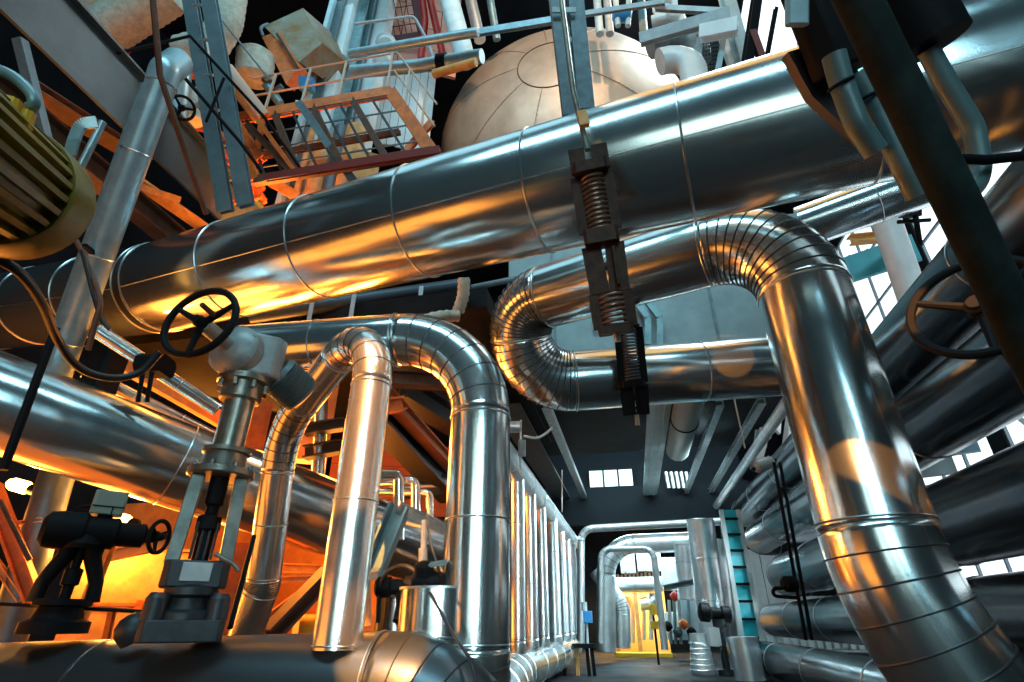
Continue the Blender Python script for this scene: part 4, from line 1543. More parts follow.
for lab, pts, r in (
        ('small bright inverted-U pipe right of the hairpin, nearest of three', [(376, 474, 6.6), (396, 474, 6.7), (399, 478, 6.7), (399, 540, 6.4)], 0.065),
        ('small bright inverted-U pipe right of the hairpin, middle of three', [(376, 482, 7.6), (413, 480, 7.6), (416, 484, 7.6), (416, 540, 7.3)], 0.065),
        ('small bright upright pipe right of the hairpin, farthest of three', [(380, 492, 8.2), (428, 492, 8.2), (430, 496, 8.2), (430, 545, 8.0)], 0.06),
        ('bright slim upright pipe seen between the hairpin legs', [(322, 398, 7.9), (318, 476, 7.4)], 0.09),
        ('ochre level pipe behind the three small bent pipes', (((395, 490, 9.0), (470, 480, 10.0))), 0.17)):
    rod('small_pipe', [at(*q) for q in pts], r, 'alu_s', lab, 'pipe', seg=18, bends=0.12 if len(pts) > 2 else None)
bm = NB()
c = at(316, 420, 8.2)
yf = yaw_frame(c, CAM - c)
box(bm, (0, 0, 0), (0.5, 0.3, 1.3), yf)
solo('valve_cabinet', bm, 'obay', 'ochre box cabinet seen between the hairpin legs', 'cabinet', bevel=0.01)
for lab, a, c, r in (('silver pipe low behind the hairpin foot, upper of two', (385, 540, 7.2), (452, 556, 8.4), 0.12),
                     ('silver pipe low behind the hairpin foot, lower of two', (400, 510, 8.0), (452, 530, 9.0), 0.10)):
    rod('low_pipe', [at(*a), at(*c)], r, 'alu_s', lab, 'pipe', seg=18)
rod('ochre_column', [at(392, 600, 5.4), at(392, 636, 5.1)], 0.12, 'orangel', 'ochre stub standing behind the orange patch of the foreground pipe', 'stub', seg=18)
# leaning channel by the hairpin foot
bm = NB()
beam(bm, at(372, 574, 4.6), at(400, 506, 4.9), C_PROF(0.16, 0.18, 0.02), hint=RT)
solo('leaning_channel', bm, 'teal', 'grey-green steel channel leaning behind the hairpin pipe foot', 'beam')
steel('bracket_arm', at(398, 506, 4.9), at(446, 530, 5.0), L_PROF(0.08, 0.08), 'galv', 'grey angle arm from the leaning channel to the silver leg', hint=FW)
steel('bracket_arm', at(356, 578, 4.5), at(384, 572, 4.6), L_PROF(0.07, 0.07), 'galv', 'short grey angle at the foot of the leaning channel', hint=FW)

# flat topped canisters with cable and small valve
def canister(label, px, pytop, d, r, m_, zb=0.0):
    q = at(px, pytop, d)
    t = Thing('insulated_canister', label, 'canister', loc=(q.x, q.y, zb))
    b = NB()
    lathe(b, [(r, zb), (r, q.z)], Matrix.Translation((q.x, q.y, 0)), 40)
    bo = t.part('shell', b, m_)
    b = NB()
    lathe(b, [(r + 0.012, q.z), (r + 0.012, q.z + 0.015), (0, q.z + 0.02)], Matrix.Translation((q.x, q.y, 0)), 40)
    t.part('lid', b, 'galv', bo)
    for s in (0.35, 0.75):
        b = NB()
        ring(b, V((q.x, q.y, zb + (q.z - zb) * s)), (0, 0, 1), r, 0.006)
        t.part('seam_band', b, 'seam', bo)
    return q
cq = canister('bright flat-topped canister behind the end of the foreground pipe', 440, 590, 3.95, 0.285, 'alu')
canister('dull shorter canister left of the bright flat-topped one', 398, 598, 4.4, 0.17, 'alu_d')
t_local = Thing('sampling_valve', 'little black valve and fittings on top of the bright canister', 'valve', loc=cq)
b = NB()
lathe(b, [(0.07, -0.02), (0.08, 0.02), (0.04, 0.06), (0.04, 0.12), (0.07, 0.13), (0.07, 0.2), (0.03, 0.22)], place(at(424, 592, 3.9), UP), 14)
lathe(b, [(0.05, -0.1), (0.06, -0.06), (0.06, 0.06), (0.05, 0.1)], place(at(426, 580, 3.9), RT), 14)
t_local.part('valve_body', b, 'black')
b = NB()
beam(b, at(424, 566, 3.9), at(446, 562, 3.85), R_PROF(0.02, 0.05), hint=FW)
t_local.part('lever', b, 'teal')
b = NB()
cyl(b, at(423, 580, 3.95), at(424, 520, 4.1), 0.022, 10)
cyl(b, at(423, 568, 3.95), at(423, 548, 4.0), 0.034, 10)
t_local.part('gauge_tube', b, 'galv')
bm = NB()
tube(bm, spline([at(424, 584, 3.85), at(434, 600, 3.6), at(452, 632, 3.35), at(470, 660, 3.1), at(478, 690, 2.95)], 8), 0.010, 10)
solo('hanging_cable', bm, 'cable', 'black cable running from the canister down across the silver leg', 'cable')
bm = NB()
tube(bm, spline([at(378, 622, 4.1), at(380, 590, 4.1), at(388, 572, 4.1), at(404, 566, 4.0), at(418, 574, 3.95), at(422, 586, 3.9)], 8), 0.018, 10)
solo('looped_hose', bm, 'cable', 'black hose arching over the dull shorter canister', 'hose')
bm = NB()
tube(bm, spline([at(426, 510, 4.2), at(430, 540, 4.1), at(438, 568, 4.0), at(440, 586, 3.95)], 6), 0.010, 8)
solo('thin_wire', bm, 'cable', 'thin black wire hanging above the bright canister', 'wire')
t = Thing('black_fitting', 'black pipe fitting in front of the dull shorter canister', 'fitting', loc=at(398, 600, 4.1))
b = NB()
lathe(b, [(0.05, -0.16), (0.075, -0.14), (0.075, -0.04), (0.055, -0.03), (0.055, 0.06), (0.08, 0.07), (0.08, 0.15), (0.05, 0.16)], place(at(396, 587, 4.15), RT), 16)
t.part('coupling', b, 'black')
b = NB()
tube(b, [at(402, 590, 4.1), at(404, 604, 4.05), at(399, 622, 3.95)], [0.05, 0.06, 0.05], 14)
t.part('drop_leg', b, 'black')
b = NB()
box(b, (0, 0, 0), (0.12, 0.03, 0.02), place(at(424, 594, 3.8), UP, FW))
t.part('tag_plate', b, 'pale')

# ---------------------------------------------------------------- ceiling of the far aisle
CB = 4.55
def along(px0, py0, px1, py1, z):
    a, c = atz(px0, py0, z), atz(px1, py1, z)
    X = (a.x + c.x) / 2
    return V((X, a.y, z)), V((X, c.y, z))
for lab, q, w, h, m_ in (
        ('shiny grey channel running along the aisle ceiling, left of middle', (548, 405, 590, 513), 0.16, 0.14, 'galv'),
        ('broad grey strip along the aisle ceiling, below the spring hanger', (655, 402, 650, 515), 0.42, 0.10, 'duct'),
        ('grey beam along the aisle ceiling, right of the broad strip', (709, 404, 689, 500), 0.14, 0.12, 'galv'),
        ('grey beam along the aisle ceiling, next to the sloping handrail pipe', (752, 402, 712, 498), 0.14, 0.12, 'galv'),
        ('wide dull panel along the aisle ceiling at its left edge', (512, 405, 572, 520), 0.55, 0.06, 'slabl')):
    a, c = along(*q, CB)
    bm = NB()
    beam(bm, a, c, C_PROF(w, h, 0.02) if m_ == 'galv' else R_PROF(w, h), hint=(0, 0, 1))
    if m_ == 'duct':
        for s in (0.15, -0.12):
            beam(bm, a + V((s * w * 1.6, 0, -h * .6)), c + V((s * w * 1.6, 0, -h * .6)), R_PROF(0.02, 0.03), hint=(0, 0, 1))
    solo('ceiling_beam', bm, m_, lab, 'beam')
# hanging round duct end and coil pack under the ceiling
t = Thing('silencer', 'short round grey vessel hanging under the aisle ceiling', 'vessel', loc=atz(683, 430, 4.4))
a, c = along(684, 402, 681, 452, 4.3)
b = NB()
mmv = place(a, c - a)
L = (c - a).length
lathe(b, [(0.2, -1.2), (0.24, -1.1), (0.24, L - .15), (0.2, L - .03), (0, L)], mmv, 28)
bo = t.part('shell', b, 'vessel')
b = NB()
ring(b, a.lerp(c, 0.3), c - a, 0.24, 0.02)
t.part('strap', b, 'black', bo)
for k in range(5):
    px = 666 + 5 * k
    a = aty(px, 472, 17.0)
    bm = NB()
    tube(bm, [a, aty(px + 3, 488, 17.0)], 0.055, 10)
    solo('coil_tube', bm, 'alu_far', 'short bright tube in a row under the far aisle ceiling', 'tube', group='row of short tubes under the far ceiling')
# pale little window in the dark end wall above the aisle
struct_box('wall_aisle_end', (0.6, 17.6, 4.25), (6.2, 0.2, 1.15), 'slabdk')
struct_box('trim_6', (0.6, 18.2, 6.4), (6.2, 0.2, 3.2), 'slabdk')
n += 1
c = aty(611, 480, 17.9)
w_ = struct_box('window_%d' % n, (c.x, 17.95, c.z), (1.45, 0.06, 0.66), 'glass_sky2')
bm = NB()
for k in range(4):
    box(bm, (c.x - .72 + k * 0.48, 17.9, c.z), (0.05, 0.05, 0.66))
box(bm, (c.x, 17.9, c.z - .33), (1.5, 0.05, 0.05))
struct('window_frame', bm, 'black', w_)

# handrail pipe sloping in the picture: level pipe along the aisle
a, c = atz(781, 412, 4.1), atz(708, 518, 4.1)
X = (a.x + c.x) / 2
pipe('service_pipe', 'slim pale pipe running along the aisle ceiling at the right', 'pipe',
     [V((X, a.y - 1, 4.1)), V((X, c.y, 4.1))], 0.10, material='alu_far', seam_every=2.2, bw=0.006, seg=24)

# row of upright pipes between two headers, left side of the aisle
XH = -1.55
hz = atx(522, 478, XH)
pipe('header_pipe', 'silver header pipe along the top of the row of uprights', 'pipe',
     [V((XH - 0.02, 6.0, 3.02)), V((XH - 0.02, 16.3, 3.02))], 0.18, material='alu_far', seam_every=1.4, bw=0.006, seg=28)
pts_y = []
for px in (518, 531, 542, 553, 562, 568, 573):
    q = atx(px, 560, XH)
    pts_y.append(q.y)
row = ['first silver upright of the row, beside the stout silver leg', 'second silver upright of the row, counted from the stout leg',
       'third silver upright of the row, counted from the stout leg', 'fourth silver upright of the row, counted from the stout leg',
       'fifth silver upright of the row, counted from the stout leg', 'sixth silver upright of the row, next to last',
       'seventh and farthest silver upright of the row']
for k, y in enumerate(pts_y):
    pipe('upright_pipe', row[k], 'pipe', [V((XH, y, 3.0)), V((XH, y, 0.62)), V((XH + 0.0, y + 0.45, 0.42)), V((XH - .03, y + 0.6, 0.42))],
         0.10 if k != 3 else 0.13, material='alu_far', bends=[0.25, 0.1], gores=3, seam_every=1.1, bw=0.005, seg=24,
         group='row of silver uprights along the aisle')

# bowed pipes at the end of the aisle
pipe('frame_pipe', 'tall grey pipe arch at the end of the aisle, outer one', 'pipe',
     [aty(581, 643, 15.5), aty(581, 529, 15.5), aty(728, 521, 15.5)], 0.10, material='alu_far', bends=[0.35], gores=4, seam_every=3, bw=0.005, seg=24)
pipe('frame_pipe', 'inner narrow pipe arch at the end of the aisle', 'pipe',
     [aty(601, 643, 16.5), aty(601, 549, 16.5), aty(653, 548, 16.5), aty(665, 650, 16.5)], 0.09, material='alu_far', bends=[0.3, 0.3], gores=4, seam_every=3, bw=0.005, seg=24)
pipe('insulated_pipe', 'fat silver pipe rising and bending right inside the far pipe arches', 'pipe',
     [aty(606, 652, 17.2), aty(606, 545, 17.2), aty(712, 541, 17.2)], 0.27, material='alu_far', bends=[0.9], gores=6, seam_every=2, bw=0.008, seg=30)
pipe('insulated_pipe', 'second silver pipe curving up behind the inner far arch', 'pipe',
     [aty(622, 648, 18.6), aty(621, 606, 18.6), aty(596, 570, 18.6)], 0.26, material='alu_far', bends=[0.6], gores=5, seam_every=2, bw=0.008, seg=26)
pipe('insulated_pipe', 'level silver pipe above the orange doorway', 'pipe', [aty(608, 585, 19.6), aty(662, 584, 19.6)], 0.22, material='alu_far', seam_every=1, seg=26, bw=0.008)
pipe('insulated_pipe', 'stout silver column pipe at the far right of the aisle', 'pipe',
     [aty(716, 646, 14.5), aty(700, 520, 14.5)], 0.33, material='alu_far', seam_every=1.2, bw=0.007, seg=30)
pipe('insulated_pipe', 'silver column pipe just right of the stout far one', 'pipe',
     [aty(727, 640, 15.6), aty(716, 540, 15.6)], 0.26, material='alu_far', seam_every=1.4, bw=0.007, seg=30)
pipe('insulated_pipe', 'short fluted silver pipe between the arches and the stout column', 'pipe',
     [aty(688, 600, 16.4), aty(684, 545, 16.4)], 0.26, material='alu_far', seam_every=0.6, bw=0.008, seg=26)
t = Thing('ribbed_vessel', 'small ribbed silver vessel on the floor at the foot of the stout far column', 'vessel', loc=(1.2, 14.0, 0))
q = aty(700, 648, 14.0)
b = NB()
prof = [(0.24, 0.0), (0.26, 0.05)]
for k in range(6):
    prof += [(0.26 - k * 0.012, 0.08 + k * 0.1), (0.27 - k * 0.012, 0.09 + k * .1), (0.26 - k * 0.012, 0.10 + k * 0.1)]
prof += [(0.19, 0.72), (0.19, 0.78), (0.0, 0.79)]
lathe(b, prof, Matrix.Translation((q.x, q.y, 0)), 26)
t.part('ribbed_shell', b, 'alu_far')
# pale equipment cluster behind
for lab, pxa, pya, pxb, pyb, Y, m_ in (
        ('pale square panel above the doorway, left of two', 621, 553, 634, 573, 19.9, 'pale'),
        ('pale square panel above the doorway, right of two', 638, 552, 660, 571, 19.9, 'white'),
        ('bright white housing right of the inner far arch', 664, 557, 690, 590, 19.0, 'white'),
        ('white cabinet behind the stout far column', 722, 545, 735, 636, 18.0, 'white'),
        ('pale cabinet low between inner arch and far column', 668, 612, 690, 640, 18.4, 'pale'),
        ('pale tall panel right of the fluted far pipe', 681, 594, 697, 640, 17.6, 'pblue')):
    a, c = aty(pxa, pyb, Y), aty(pxb, pya, Y)
    bm = NB()
    box(bm, ((a.x + c.x) / 2, Y + 0.2, (a.z + c.z) / 2), (c.x - a.x, 0.4, c.z - a.z))
    box(bm, ((a.x + c.x) / 2, Y - 0.01, (a.z + c.z) / 2), ((c.x - a.x) * .8, 0.03, (c.z - a.z) * .8))
    solo('equipment_housing', bm, m_, lab, 'cabinet', bevel=0.01)
bm = NB()
a, c = aty(612, 579, 19.8), aty(668, 573, 19.8)
for k in range(14):
    X = a.x + (c.x - a.x) * (k + .5) / 14
    box(bm, (X, 19.8, (a.z + c.z) / 2 + random.uniform(-.05, .05)), (0.06, 0.2, random.uniform(.1, .3)))
box(bm, ((a.x + c.x) / 2, 19.9, a.z), (c.x - a.x, 0.2, 0.06))
solo('valve_rack', bm, 'brown', 'low rusty rack of fittings under the pale panels above the doorway', 'rack')
# orange doorway at the very end
Y = 21.6
a, c = aty(618, 646, Y), aty(660, 590, Y)
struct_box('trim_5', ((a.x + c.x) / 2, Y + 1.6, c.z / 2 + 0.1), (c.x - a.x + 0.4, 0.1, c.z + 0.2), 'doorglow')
t = Thing('door_frame', 'ochre frame of the glowing doorway at the end of the aisle', 'door frame', loc=((a.x + c.x) / 2, Y, 0))
for X in (a.x, a.x + (c.x - a.x) * 0.46):
    b = NB()
    beam(b, (X, Y, 0), (X, Y, c.z), R_PROF(0.14, 0.14), hint=(0, 1, 0))
    t.part('jamb', b, 'orangel')
b = NB()
box(b, ((a.x + c.x) / 2, Y, c.z), (c.x - a.x, 0.16, 0.22))
t.part('lintel', b, 'orangel')
rod('glow_column', [aty(627, 642, Y + .5), aty(627, 596, Y + .5)], 0.28, 'cream', 'cream round column standing in the glowing doorway', 'column', seg=24)
bm = NB()
box(bm, ((a.x + c.x) / 2, Y - 1.0, 0.06), (c.x - a.x + .2, 0.9, 0.12))
solo('threshold_step', bm, 'yellowb', 'bright yellow threshold step before the glowing doorway', 'step', bevel=0.01)
for lab, px, py0, py1, r, m_ in (
        ('thin pipe in the doorway right half, first from the frame', 644, 640, 606, 0.06, 'alu_far'),
        ('thin pipe in the doorway right half, second from the frame', 651, 640, 610, 0.07, 'alu_far')):
    rod('thin_pipe', [aty(px, py0, Y + .3), aty(px, py1, Y + .3)], r, m_, lab, 'pipe', seg=12)
pipe('insulated_pipe', 'short silver pipe elbow inside the doorway, upper right', 'pipe', [aty(640, 604, Y + .2), aty(652, 603, Y + .2), aty(655, 590, Y + .2)], 0.22, material='alu_far', bends=[0.25], gores=4, seg=22, beads=True, bw=0.006)
# yellow boxes on a stand, blue box on a post
t = Thing('control_post', 'two small yellow boxes on a thin post right of the doorway', 'control box', loc=aty(657, 648, 16.9))
q = aty(657, 648, 16.9)
b = NB()
cyl(b, V((q.x, q.y, 0)), V((q.x, q.y, 1.3)), 0.03, 8)
t.part('post', b, 'black')
for py0, py1 in ((604, 615), (621, 629)):
    a, c = aty(651, py1, 16.8), aty(662, py0, 16.8)
    b = NB()
    box(b, ((a.x + c.x) / 2, 16.8, (a.z + c.z) / 2), (c.x - a.x, 0.2, c.z - a.z))
    t.part('yellow_box', b, 'yellowb', bevel=0.01)
t = Thing('control_post', 'blue box on a pale post beside the row of silver uprights', 'control box', loc=aty(588, 648, 14.9))
q = aty(588, 648, 14.9)
b = NB()
cyl(b, V((q.x, q.y, 0)), V((q.x, q.y, 1.1)), 0.03, 8)
t.part('post', b, 'pblue')
a, c = aty(584, 623, 14.9), aty(592, 611, 14.9)
b = NB()
box(b, ((a.x + c.x) / 2, 14.85, (a.z + c.z) / 2), (c.x - a.x, 0.15, c.z - a.z))
t.part('blue_box', b, 'blue', bevel=0.01)
b = NB()
cyl(b, V((q.x - .03, 14.85, c.z)), V((q.x - .03, 14.85, c.z + .2)), 0.07, 10)
t.part('cap', b, 'greyl')
# dark stand, small black valve on flange at right
t = Thing('dark_trestle', 'low dark trestle on the floor under the blue box', 'trestle', loc=aty(580, 655, 13.2))
q = aty(578, 655, 13.2)
b = NB()
box(b, (q.x, q.y, 0.55), (0.75, 0.3, 0.08))
t.part('top_bar', b, 'black')
for dx in (-.3, -.02, .22, .33):
    b = NB()
    beam(b, (q.x + dx, q.y, 0), (q.x + dx * .9, q.y, 0.52), R_PROF(0.07, 0.07), hint=(0, 1, 0))
    t.part('leg', b, 'orangel' if dx == -.02 else 'black')
t_local = Thing('black_actuator', 'black round actuator valve near the floor right of the stout far column', 'valve', loc=aty(720, 640, 12.4))
q = aty(722, 640, 12.4)
b = NB()
lathe(b, [(0.10, -0.32), (0.17, -0.28), (0.17, -0.12), (0.11, -0.08), (0.11, 0.1), (0.15, 0.12), (0.15, 0.28), (0.08, 0.3)], place(V((q.x - .05, q.y, 1.15)), (1, 0.1, -0.1)), 20)
t_local.part('actuator_drum', b, 'black')
b = NB()
lathe(b, [(0.16, 0.1), (0.16, 0.2), (0.07, 0.22), (0.06, 0.9), (0.13, 0.92), (0.13, 1.05)], Matrix.Translation((q.x, q.y, 0)), 18)
t_local.part('stem_column', b, 'valved')
b = NB()
box(b, (q.x - .15, q.y - .2, 0.75), (0.2, 0.12, 0.3))
t_local.part('white_plate', b, 'white')
rod('bright_drum', [V((q.x + .38, q.y - .1, 0.05)), V((q.x + .36, q.y - .1, 0.75))], 0.28, 'alu_far', 'shiny drum on the floor right of the black actuator valve', 'drum', seg=26)
# thin instrument pipes and red/orange fittings right of arch
for k, (px, m_) in enumerate(((671, 'greyl'), (676, 'teal'), (681, 'greyl'), (690, 'teal'))):
    rod('instrument_tube', [aty(px, 644, 17.4), aty(px - 2, 600, 17.4)], 0.045, m_, 'thin instrument tube between the inner arch and the far columns, ' + ('first', 'second', 'third', 'fourth')[k] + ' from the arch', 'tube')
for k, (px, py, m_) in enumerate(((675, 596, 'red'), (684, 624, 'orange'), (678, 632, 'teal_d'), (668, 626, 'black'), (692, 632, 'black'))):
    bm = NB()
    q = aty(px, py, 17.2)
    lathe(bm, [(0.05, -.1), (0.12, -.08), (0.12, .06), (0.05, .1)], place(q, (0.6, -.5, .5)), 14)
    solo('gauge_fitting', bm, m_, ('small red fitting right of the inner far arch', 'small orange fitting low right of the inner far arch', 'small dark teal fitting low between arch and column', 'small black fitting at the foot of the inner far arch', 'small black fitting at the foot of the far column')[k], 'fitting')
steel('level_beam', aty(664, 588, 16.0), aty(702, 580, 15.4), I_PROF(0.16, 0.12, 0.02), 'grey', 'grey level arm from the inner far arch to the far column', hint=(0, 0, 1))
# cyan glazed strip ladder
t = Thing('ladder_panel', 'tall cyan glazed strip with dark rungs at the right of the aisle', 'glazed strip', loc=aty(750, 646, 13.4))
a0, a1 = aty(742, 645, 13.4), aty(718, 510, 13.4)
wv = V((0.3, 0.08, 0))
a0 += V((0.06, 0, 0))
a1 += V((0.1, 0, 0))
b = NB()
va = [b.verts.new(q) for q in (a0, a0 + wv, a1 + wv, a1)]
vb_ = [b.verts.new(q + V((0, .06, 0))) for q in (a0, a0 + wv, a1 + wv, a1)]
b.faces.new(va)
b.faces.new(list(reversed(vb_)))
for i in range(4):
    b.faces.new((va[i], vb_[i], vb_[(i + 1) % 4], va[(i + 1) % 4]))
gl = t.part('glazing', b, 'cyan')
for o in (V((-.04, -.03, 0)), wv + V((.04, -.03, 0))):
    b = NB()
    beam(b, a0 + o, a1 + o, R_PROF(0.09, 0.09), hint=(0, 1, 0))
    t.part('stile', b, 'pale')
for k in range(8):
    b = NB()
    q = a0.lerp(a1, (k + .4) / 8)
    beam(b, q + V((0, -.05, 0)), q + wv + V((0, -.05, 0)), R_PROF(0.05, 0.05), hint=(0, 1, 0))
    t.part('rung', b, 'black')
# ribbed grey sheet and dark sheet behind the right pipes
bm = NB()
for k in range(14):
    box(bm, (2.95 + 0.22 * k, 18.0 + 0.05 * (k % 2), 1.6), (0.21, 0.06, 2.6))
solo('ribbed_wall_sheet', bm, 'walll', 'grey ribbed sheet wall behind the pipe ends at the right', 'sheet')
bm = NB()
box(bm, (4.9, 18.2, 3.7), (4.2, 0.1, 1.5))
solo('dark_wall_sheet', bm, 'slabdk', 'dark sheet above the grey ribbed sheet at the right', 'sheet')
bm = NB()
for k in range(16):
    box(bm, (3.1 + 0.2 * k, 17.7, 0.45 + 0.04 * (k % 3)), (0.12, 0.2, random.uniform(0.15, 0.3)))
box(bm, (4.6, 17.7, 0.32), (3.4, 0.2, 0.04))
solo('low_rack', bm, 'pale', 'low pale rack of bits behind the lowest right pipe', 'rack')
# thin verticals with fittings in front of the right bank
for lab, a, c in (('thin dark riser before the right hand pipe bank, left one', (774, 462, 7.0), (806, 640, 6.4)),
                  ('thin dark riser before the right hand pipe bank, right one', (780, 462, 7.0), (812, 640, 6.4))):
    rod('thin_riser', [at(*a), at(*c)], 0.022, 'black', lab, 'pipe')
t_local = Thing('riser_valve', 'tiny black valve on the thin risers, level with the third pipe', 'valve', loc=at(790, 592, 6.6))
b = NB()
lathe(b, [(0.05, -.1), (0.09, -.06), (0.09, .06), (0.05, .1)], place(at(790, 584, 6.5), RT), 14)
tube(b, smoothpath([at(786, 588, 6.5), at(774, 588, 6.5), at(772, 596, 6.5), at(800, 598, 6.4)], 0.05), 0.022, 8)
t_local.part('valve_body', b, 'black')
t_local = Thing('riser_valve', 'tiny grey valve with handle at the top of the thin risers', 'valve', loc=at(764, 464, 8.0))
b = NB()
lathe(b, [(0.05, -.15), (0.1, -.1), (0.1, .1), (0.05, .15)], place(at(764, 464, 8.0), RT + UP * .4), 14)
t_local.part('valve_body', b, 'greyl')
b = NB()
cyl(b, at(764, 464, 8.0), at(768, 448, 8.0), 0.025, 8)
cyl(b, at(752, 470, 8.0), at(776, 460, 8.0), 0.03, 8)
t_local.part('handle', b, 'black')
rod('stay_wire', [at(734, 398, 8.4), at(745, 448, 8.6)], 0.012, 'pale', 'thin pale wire hanging from the return leg at the right', 'wire')
rod('thin_hanger', [at(521, 420, 7.4), at(520, 470, 7.2)], 0.014, 'pale', 'thin hanger rod beside the stout silver leg', 'rod')
t = Thing('pipe_hanger', 'small grey pipe hanger with a sleeve beside the stout silver leg', 'pipe hanger', loc=at(522, 455, 7.2))
b = NB()
cyl(b, at(522, 440, 7.2), at(522, 456, 7.2), 0.05, 12)
t.part('sleeve', b, 'galv')
b = NB()
lathe(b, [(0.05, -.1), (0.08, -.08), (0.08, .08), (0.05, .1)], place(at(514, 427, 7.3), RT), 14)
t.part('clip', b, 'galv')
bm = NB()
tube(bm, spline([at(524, 436, 7.2), at(536, 438, 7.3), at(545, 434, 7.4), at(552, 428, 7.5)], 6), 0.018, 8)
solo('earth_strap', bm, 'pale', 'pale strap curving from the pipe hanger to the ceiling channel', 'strap')
rod('hang_wire', [at(562, 470, 12.0), at(562, 512, 11.8)], 0.01, 'pale', 'fine hanging wire with fitting above the row of uprights', 'wire')

# bright window pieces and white stanchions beyond the return leg, right
for lab, px, py0, py1, d, w in (
        ('white stanchion beyond the sloping ceiling pipe, left one', 757, 400, 470, 11.5, 0.2),
        ('white stanchion beyond the sloping ceiling pipe, right one', 786, 410, 462, 11.0, 0.16),
        ('white short stanchion beyond the column, upper right', 770, 404, 432, 12.0, 0.3)):
    q = at(px, py1, d)
    bm = NB()
    beam(bm, at(px, py1, d), at(px - (py0 - py1) * .12, py0, d * 1.08), I_PROF(w, w, w * .2), hint=FW)
    solo('white_stanchion', bm, 'white', lab, 'post')

# ---------------------------------------------------------------- dark steel and rigging close by, upper right
rod('foreground_post', [at(838, -40, 1.55), at(1040, 372, 1.55) + (at(1040, 372, 1.55) - at(838, -40, 1.55)) * (at(1040, 372, 1.55).z / (at(838, -40, 1.55).z - at(1040, 372, 1.55).z))], 0.056, 'fgsteel', 'thick dark slanting pole close by at the upper right', 'pole', seg=28)
rod('thin_foreground_cable', [at(945, 158, 1.9), at(985, 160, 1.9), at(1060, 152, 1.9)], 0.018, 'black', 'black level cable right of the dark slanting pole', 'cable', seg=12)
t = Thing('rigging_block', 'dark angular rigging block hanging left of the slanting pole', 'rigging block', loc=at(822, 90, 1.9))
b = NB()
mmb = place(at(826, 20, 1.95), UP * 0.9 - RT * 0.35, -FW)
cbox(b, (0, 0, 0), (0.22, 0.16, 0.4), 0.05, mmb)
t.part('block_housing', b, 'black', bevel=0.012)
b = NB()
va = [at(*q) for q in ((788, 52, 2.0), (812, 96, 2.0), (862, 142, 2.0), (878, 140, 2.02), (858, 70, 2.02), (826, 40, 2.0))]
o = FW * 0.05
v1 = [b.verts.new(q) for q in va]
v2_ = [b.verts.new(q + o) for q in va]
b.faces.new(v1)
b.faces.new(list(reversed(v2_)))
for i in range(len(va)):
    b.faces.new((v1[i], v2_[i], v2_[(i + 1) % len(va)], v1[(i + 1) % len(va)]))
t.part('cheek_plate', b, 'fgplum')
b = NB()
cbox(b, (0, 0, 0), (0.08, 0.03, 0.09), 0.01, place(at(797, 12, 1.85), UP, -FW))
t.part('pale_tab', b, 'bluegrey')
t = Thing('rigging_hook', 'teal-grey double hook hanging between rigging block and slanting pole', 'hook', loc=at(868, 140, 1.8))
b = NB()
tube(b, smoothpath([at(834, 55, 1.8), at(842, 85, 1.8), at(857, 125, 1.78), at(876, 152, 1.78)], 0.1), 0.038, 18)
hk = t.part('left_shank', b, 'hook')
b = NB()
tube(b, smoothpath([at(856, 74, 1.8), at(878, 112, 1.8), at(905, 170, 1.78), at(918, 196, 1.78)], 0.1), 0.036, 18)
t.part('right_shank', b, 'hook')
for px, py in ((841, 84), (868, 97)):
    b = NB()
    ring(b, at(px, py, 1.79), at(px + 8, py + 16, 1.79) - at(px, py, 1.79), 0.038, 0.006, 20, 6)
    t.part('collar', b, 'black', hk)
t = Thing('ram_cylinder', 'dark cylinder with a teal-grey bent rod, right of the slanting pole', 'cylinder', loc=at(930, 60, 2.0))
b = NB()
a, c = at(885, -40, 2.05), at(932, 46, 2.0)
tube(b, [a, c], 0.125, 28)
t.part('barrel', b, 'black')
b = NB()
tube(b, smoothpath([at(928, 50, 2.0), at(948, 86, 2.0), at(974, 128, 2.0), at(984, 186, 1.98), at(962, 194, 1.95)], 0.14, 8), 0.036, 18)
t.part('bent_rod', b, 'hook')
# black handwheel before the right pipes
t_local = Thing('large_handwheel_valve', 'big black handwheel in front of the dark right hand pipes', 'handwheel', loc=at(965, 318, 2.9))
hc = at(978, 306, 2.9)
handwheel(t_local, 'rim', place(hc, V((-0.55, -0.72, 0.25))), 0.31, 0.026, 3, 'black', hub=0.06)
b = NB()
cyl(b, hc, hc + V((0.55, 0.70, -0.25)), 0.035, 12)
t_local.part('spindle', b, 'black')
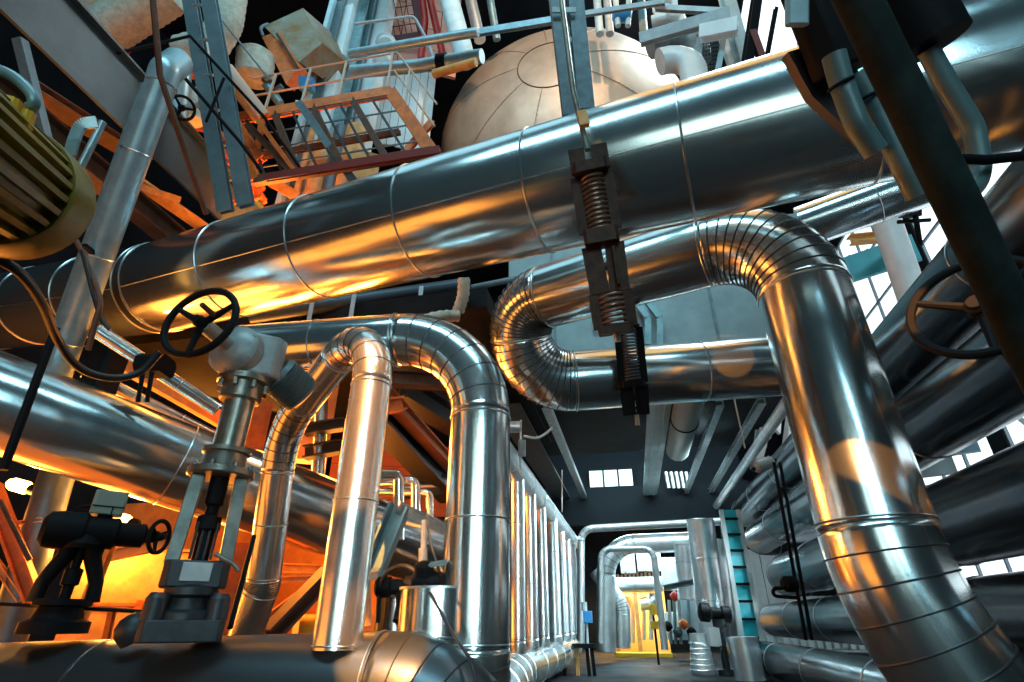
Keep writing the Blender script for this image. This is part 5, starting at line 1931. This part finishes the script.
# structures seen through the gaps at the right
rod('pale_standpipe', [at(924, 330, 8.0), at(884, 214, 8.4)], 0.2, 'white', 'pale upright pipe seen in the gap under the branch pipe', 'pipe', seg=24)
bm = NB()
c = at(872, 262, 10.0)
yf = yaw_frame(c, CAM - c)
box(bm, (0, 0, 0), (1.4, 0.08, 0.55), yf)
for k in range(5):
    box(bm, (-.6 + .3 * k, -.05, 0), (0.03, 0.03, .55), yf)
solo('teal_panel', bm, 'cyan_d', 'teal panel seen in the gap between column elbow and dark pipes', 'panel')
steel('gap_beam', at(850, 240, 9.6), at(892, 236, 9.6), I_PROF(0.16, 0.16, 0.02), 'orangel', 'tan level beam above the teal panel in the right gap', hint=(0, 0, 1))
t_local = Thing('black_lamp_fitting', 'small black fitting hanging in the gap right of the pale upright pipe', 'fitting', loc=at(912, 225, 6.5))
b = NB()
cbox(b, (0, 0, 0), (0.22, 0.16, 0.16), 0.03, place(at(910, 210, 6.5), UP, -FW))
t_local.part('head', b, 'black')
b = NB()
cyl(b, at(915, 212, 6.5), at(920, 245, 6.3), 0.03, 10)
cyl(b, at(898, 222, 6.5), at(930, 220, 6.5), 0.025, 10)
t_local.part('stem', b, 'black')
t = Thing('lattice_mast', 'grey lattice bracing seen at the right edge above the third dark pipe', 'lattice', loc=at(1010, 420, 6.3))
for a, c in (((985, 392), (1030, 428)), ((985, 425), (1030, 392)), ((1000, 385), (998, 428)), ((984, 410), (1030, 408))):
    b = NB()
    beam(b, at(*a, 6.4), at(*c, 6.4), L_PROF(0.06, 0.06), hint=FW)
    t.part('brace', b, 'greyl')
bm = NB()
c = at(955, 425, 6.5)
yf = yaw_frame(c, CAM - c)
box(bm, (0, 0, 0), (0.28, 0.1, 0.7), yf)
solo('blue_strip_panel', bm, 'bluegrey', 'blue-grey upright panel seen in the bright gap at the right', 'panel')
bm = NB()
c = at(925, 440, 6.8)
yf = yaw_frame(c, CAM - c)
box(bm, (0, 0, 0), (0.4, 0.1, 0.9), yf)
solo('pale_strip_panel', bm, 'pale', 'pale upright panel seen beside the blue-grey one at the right', 'panel')
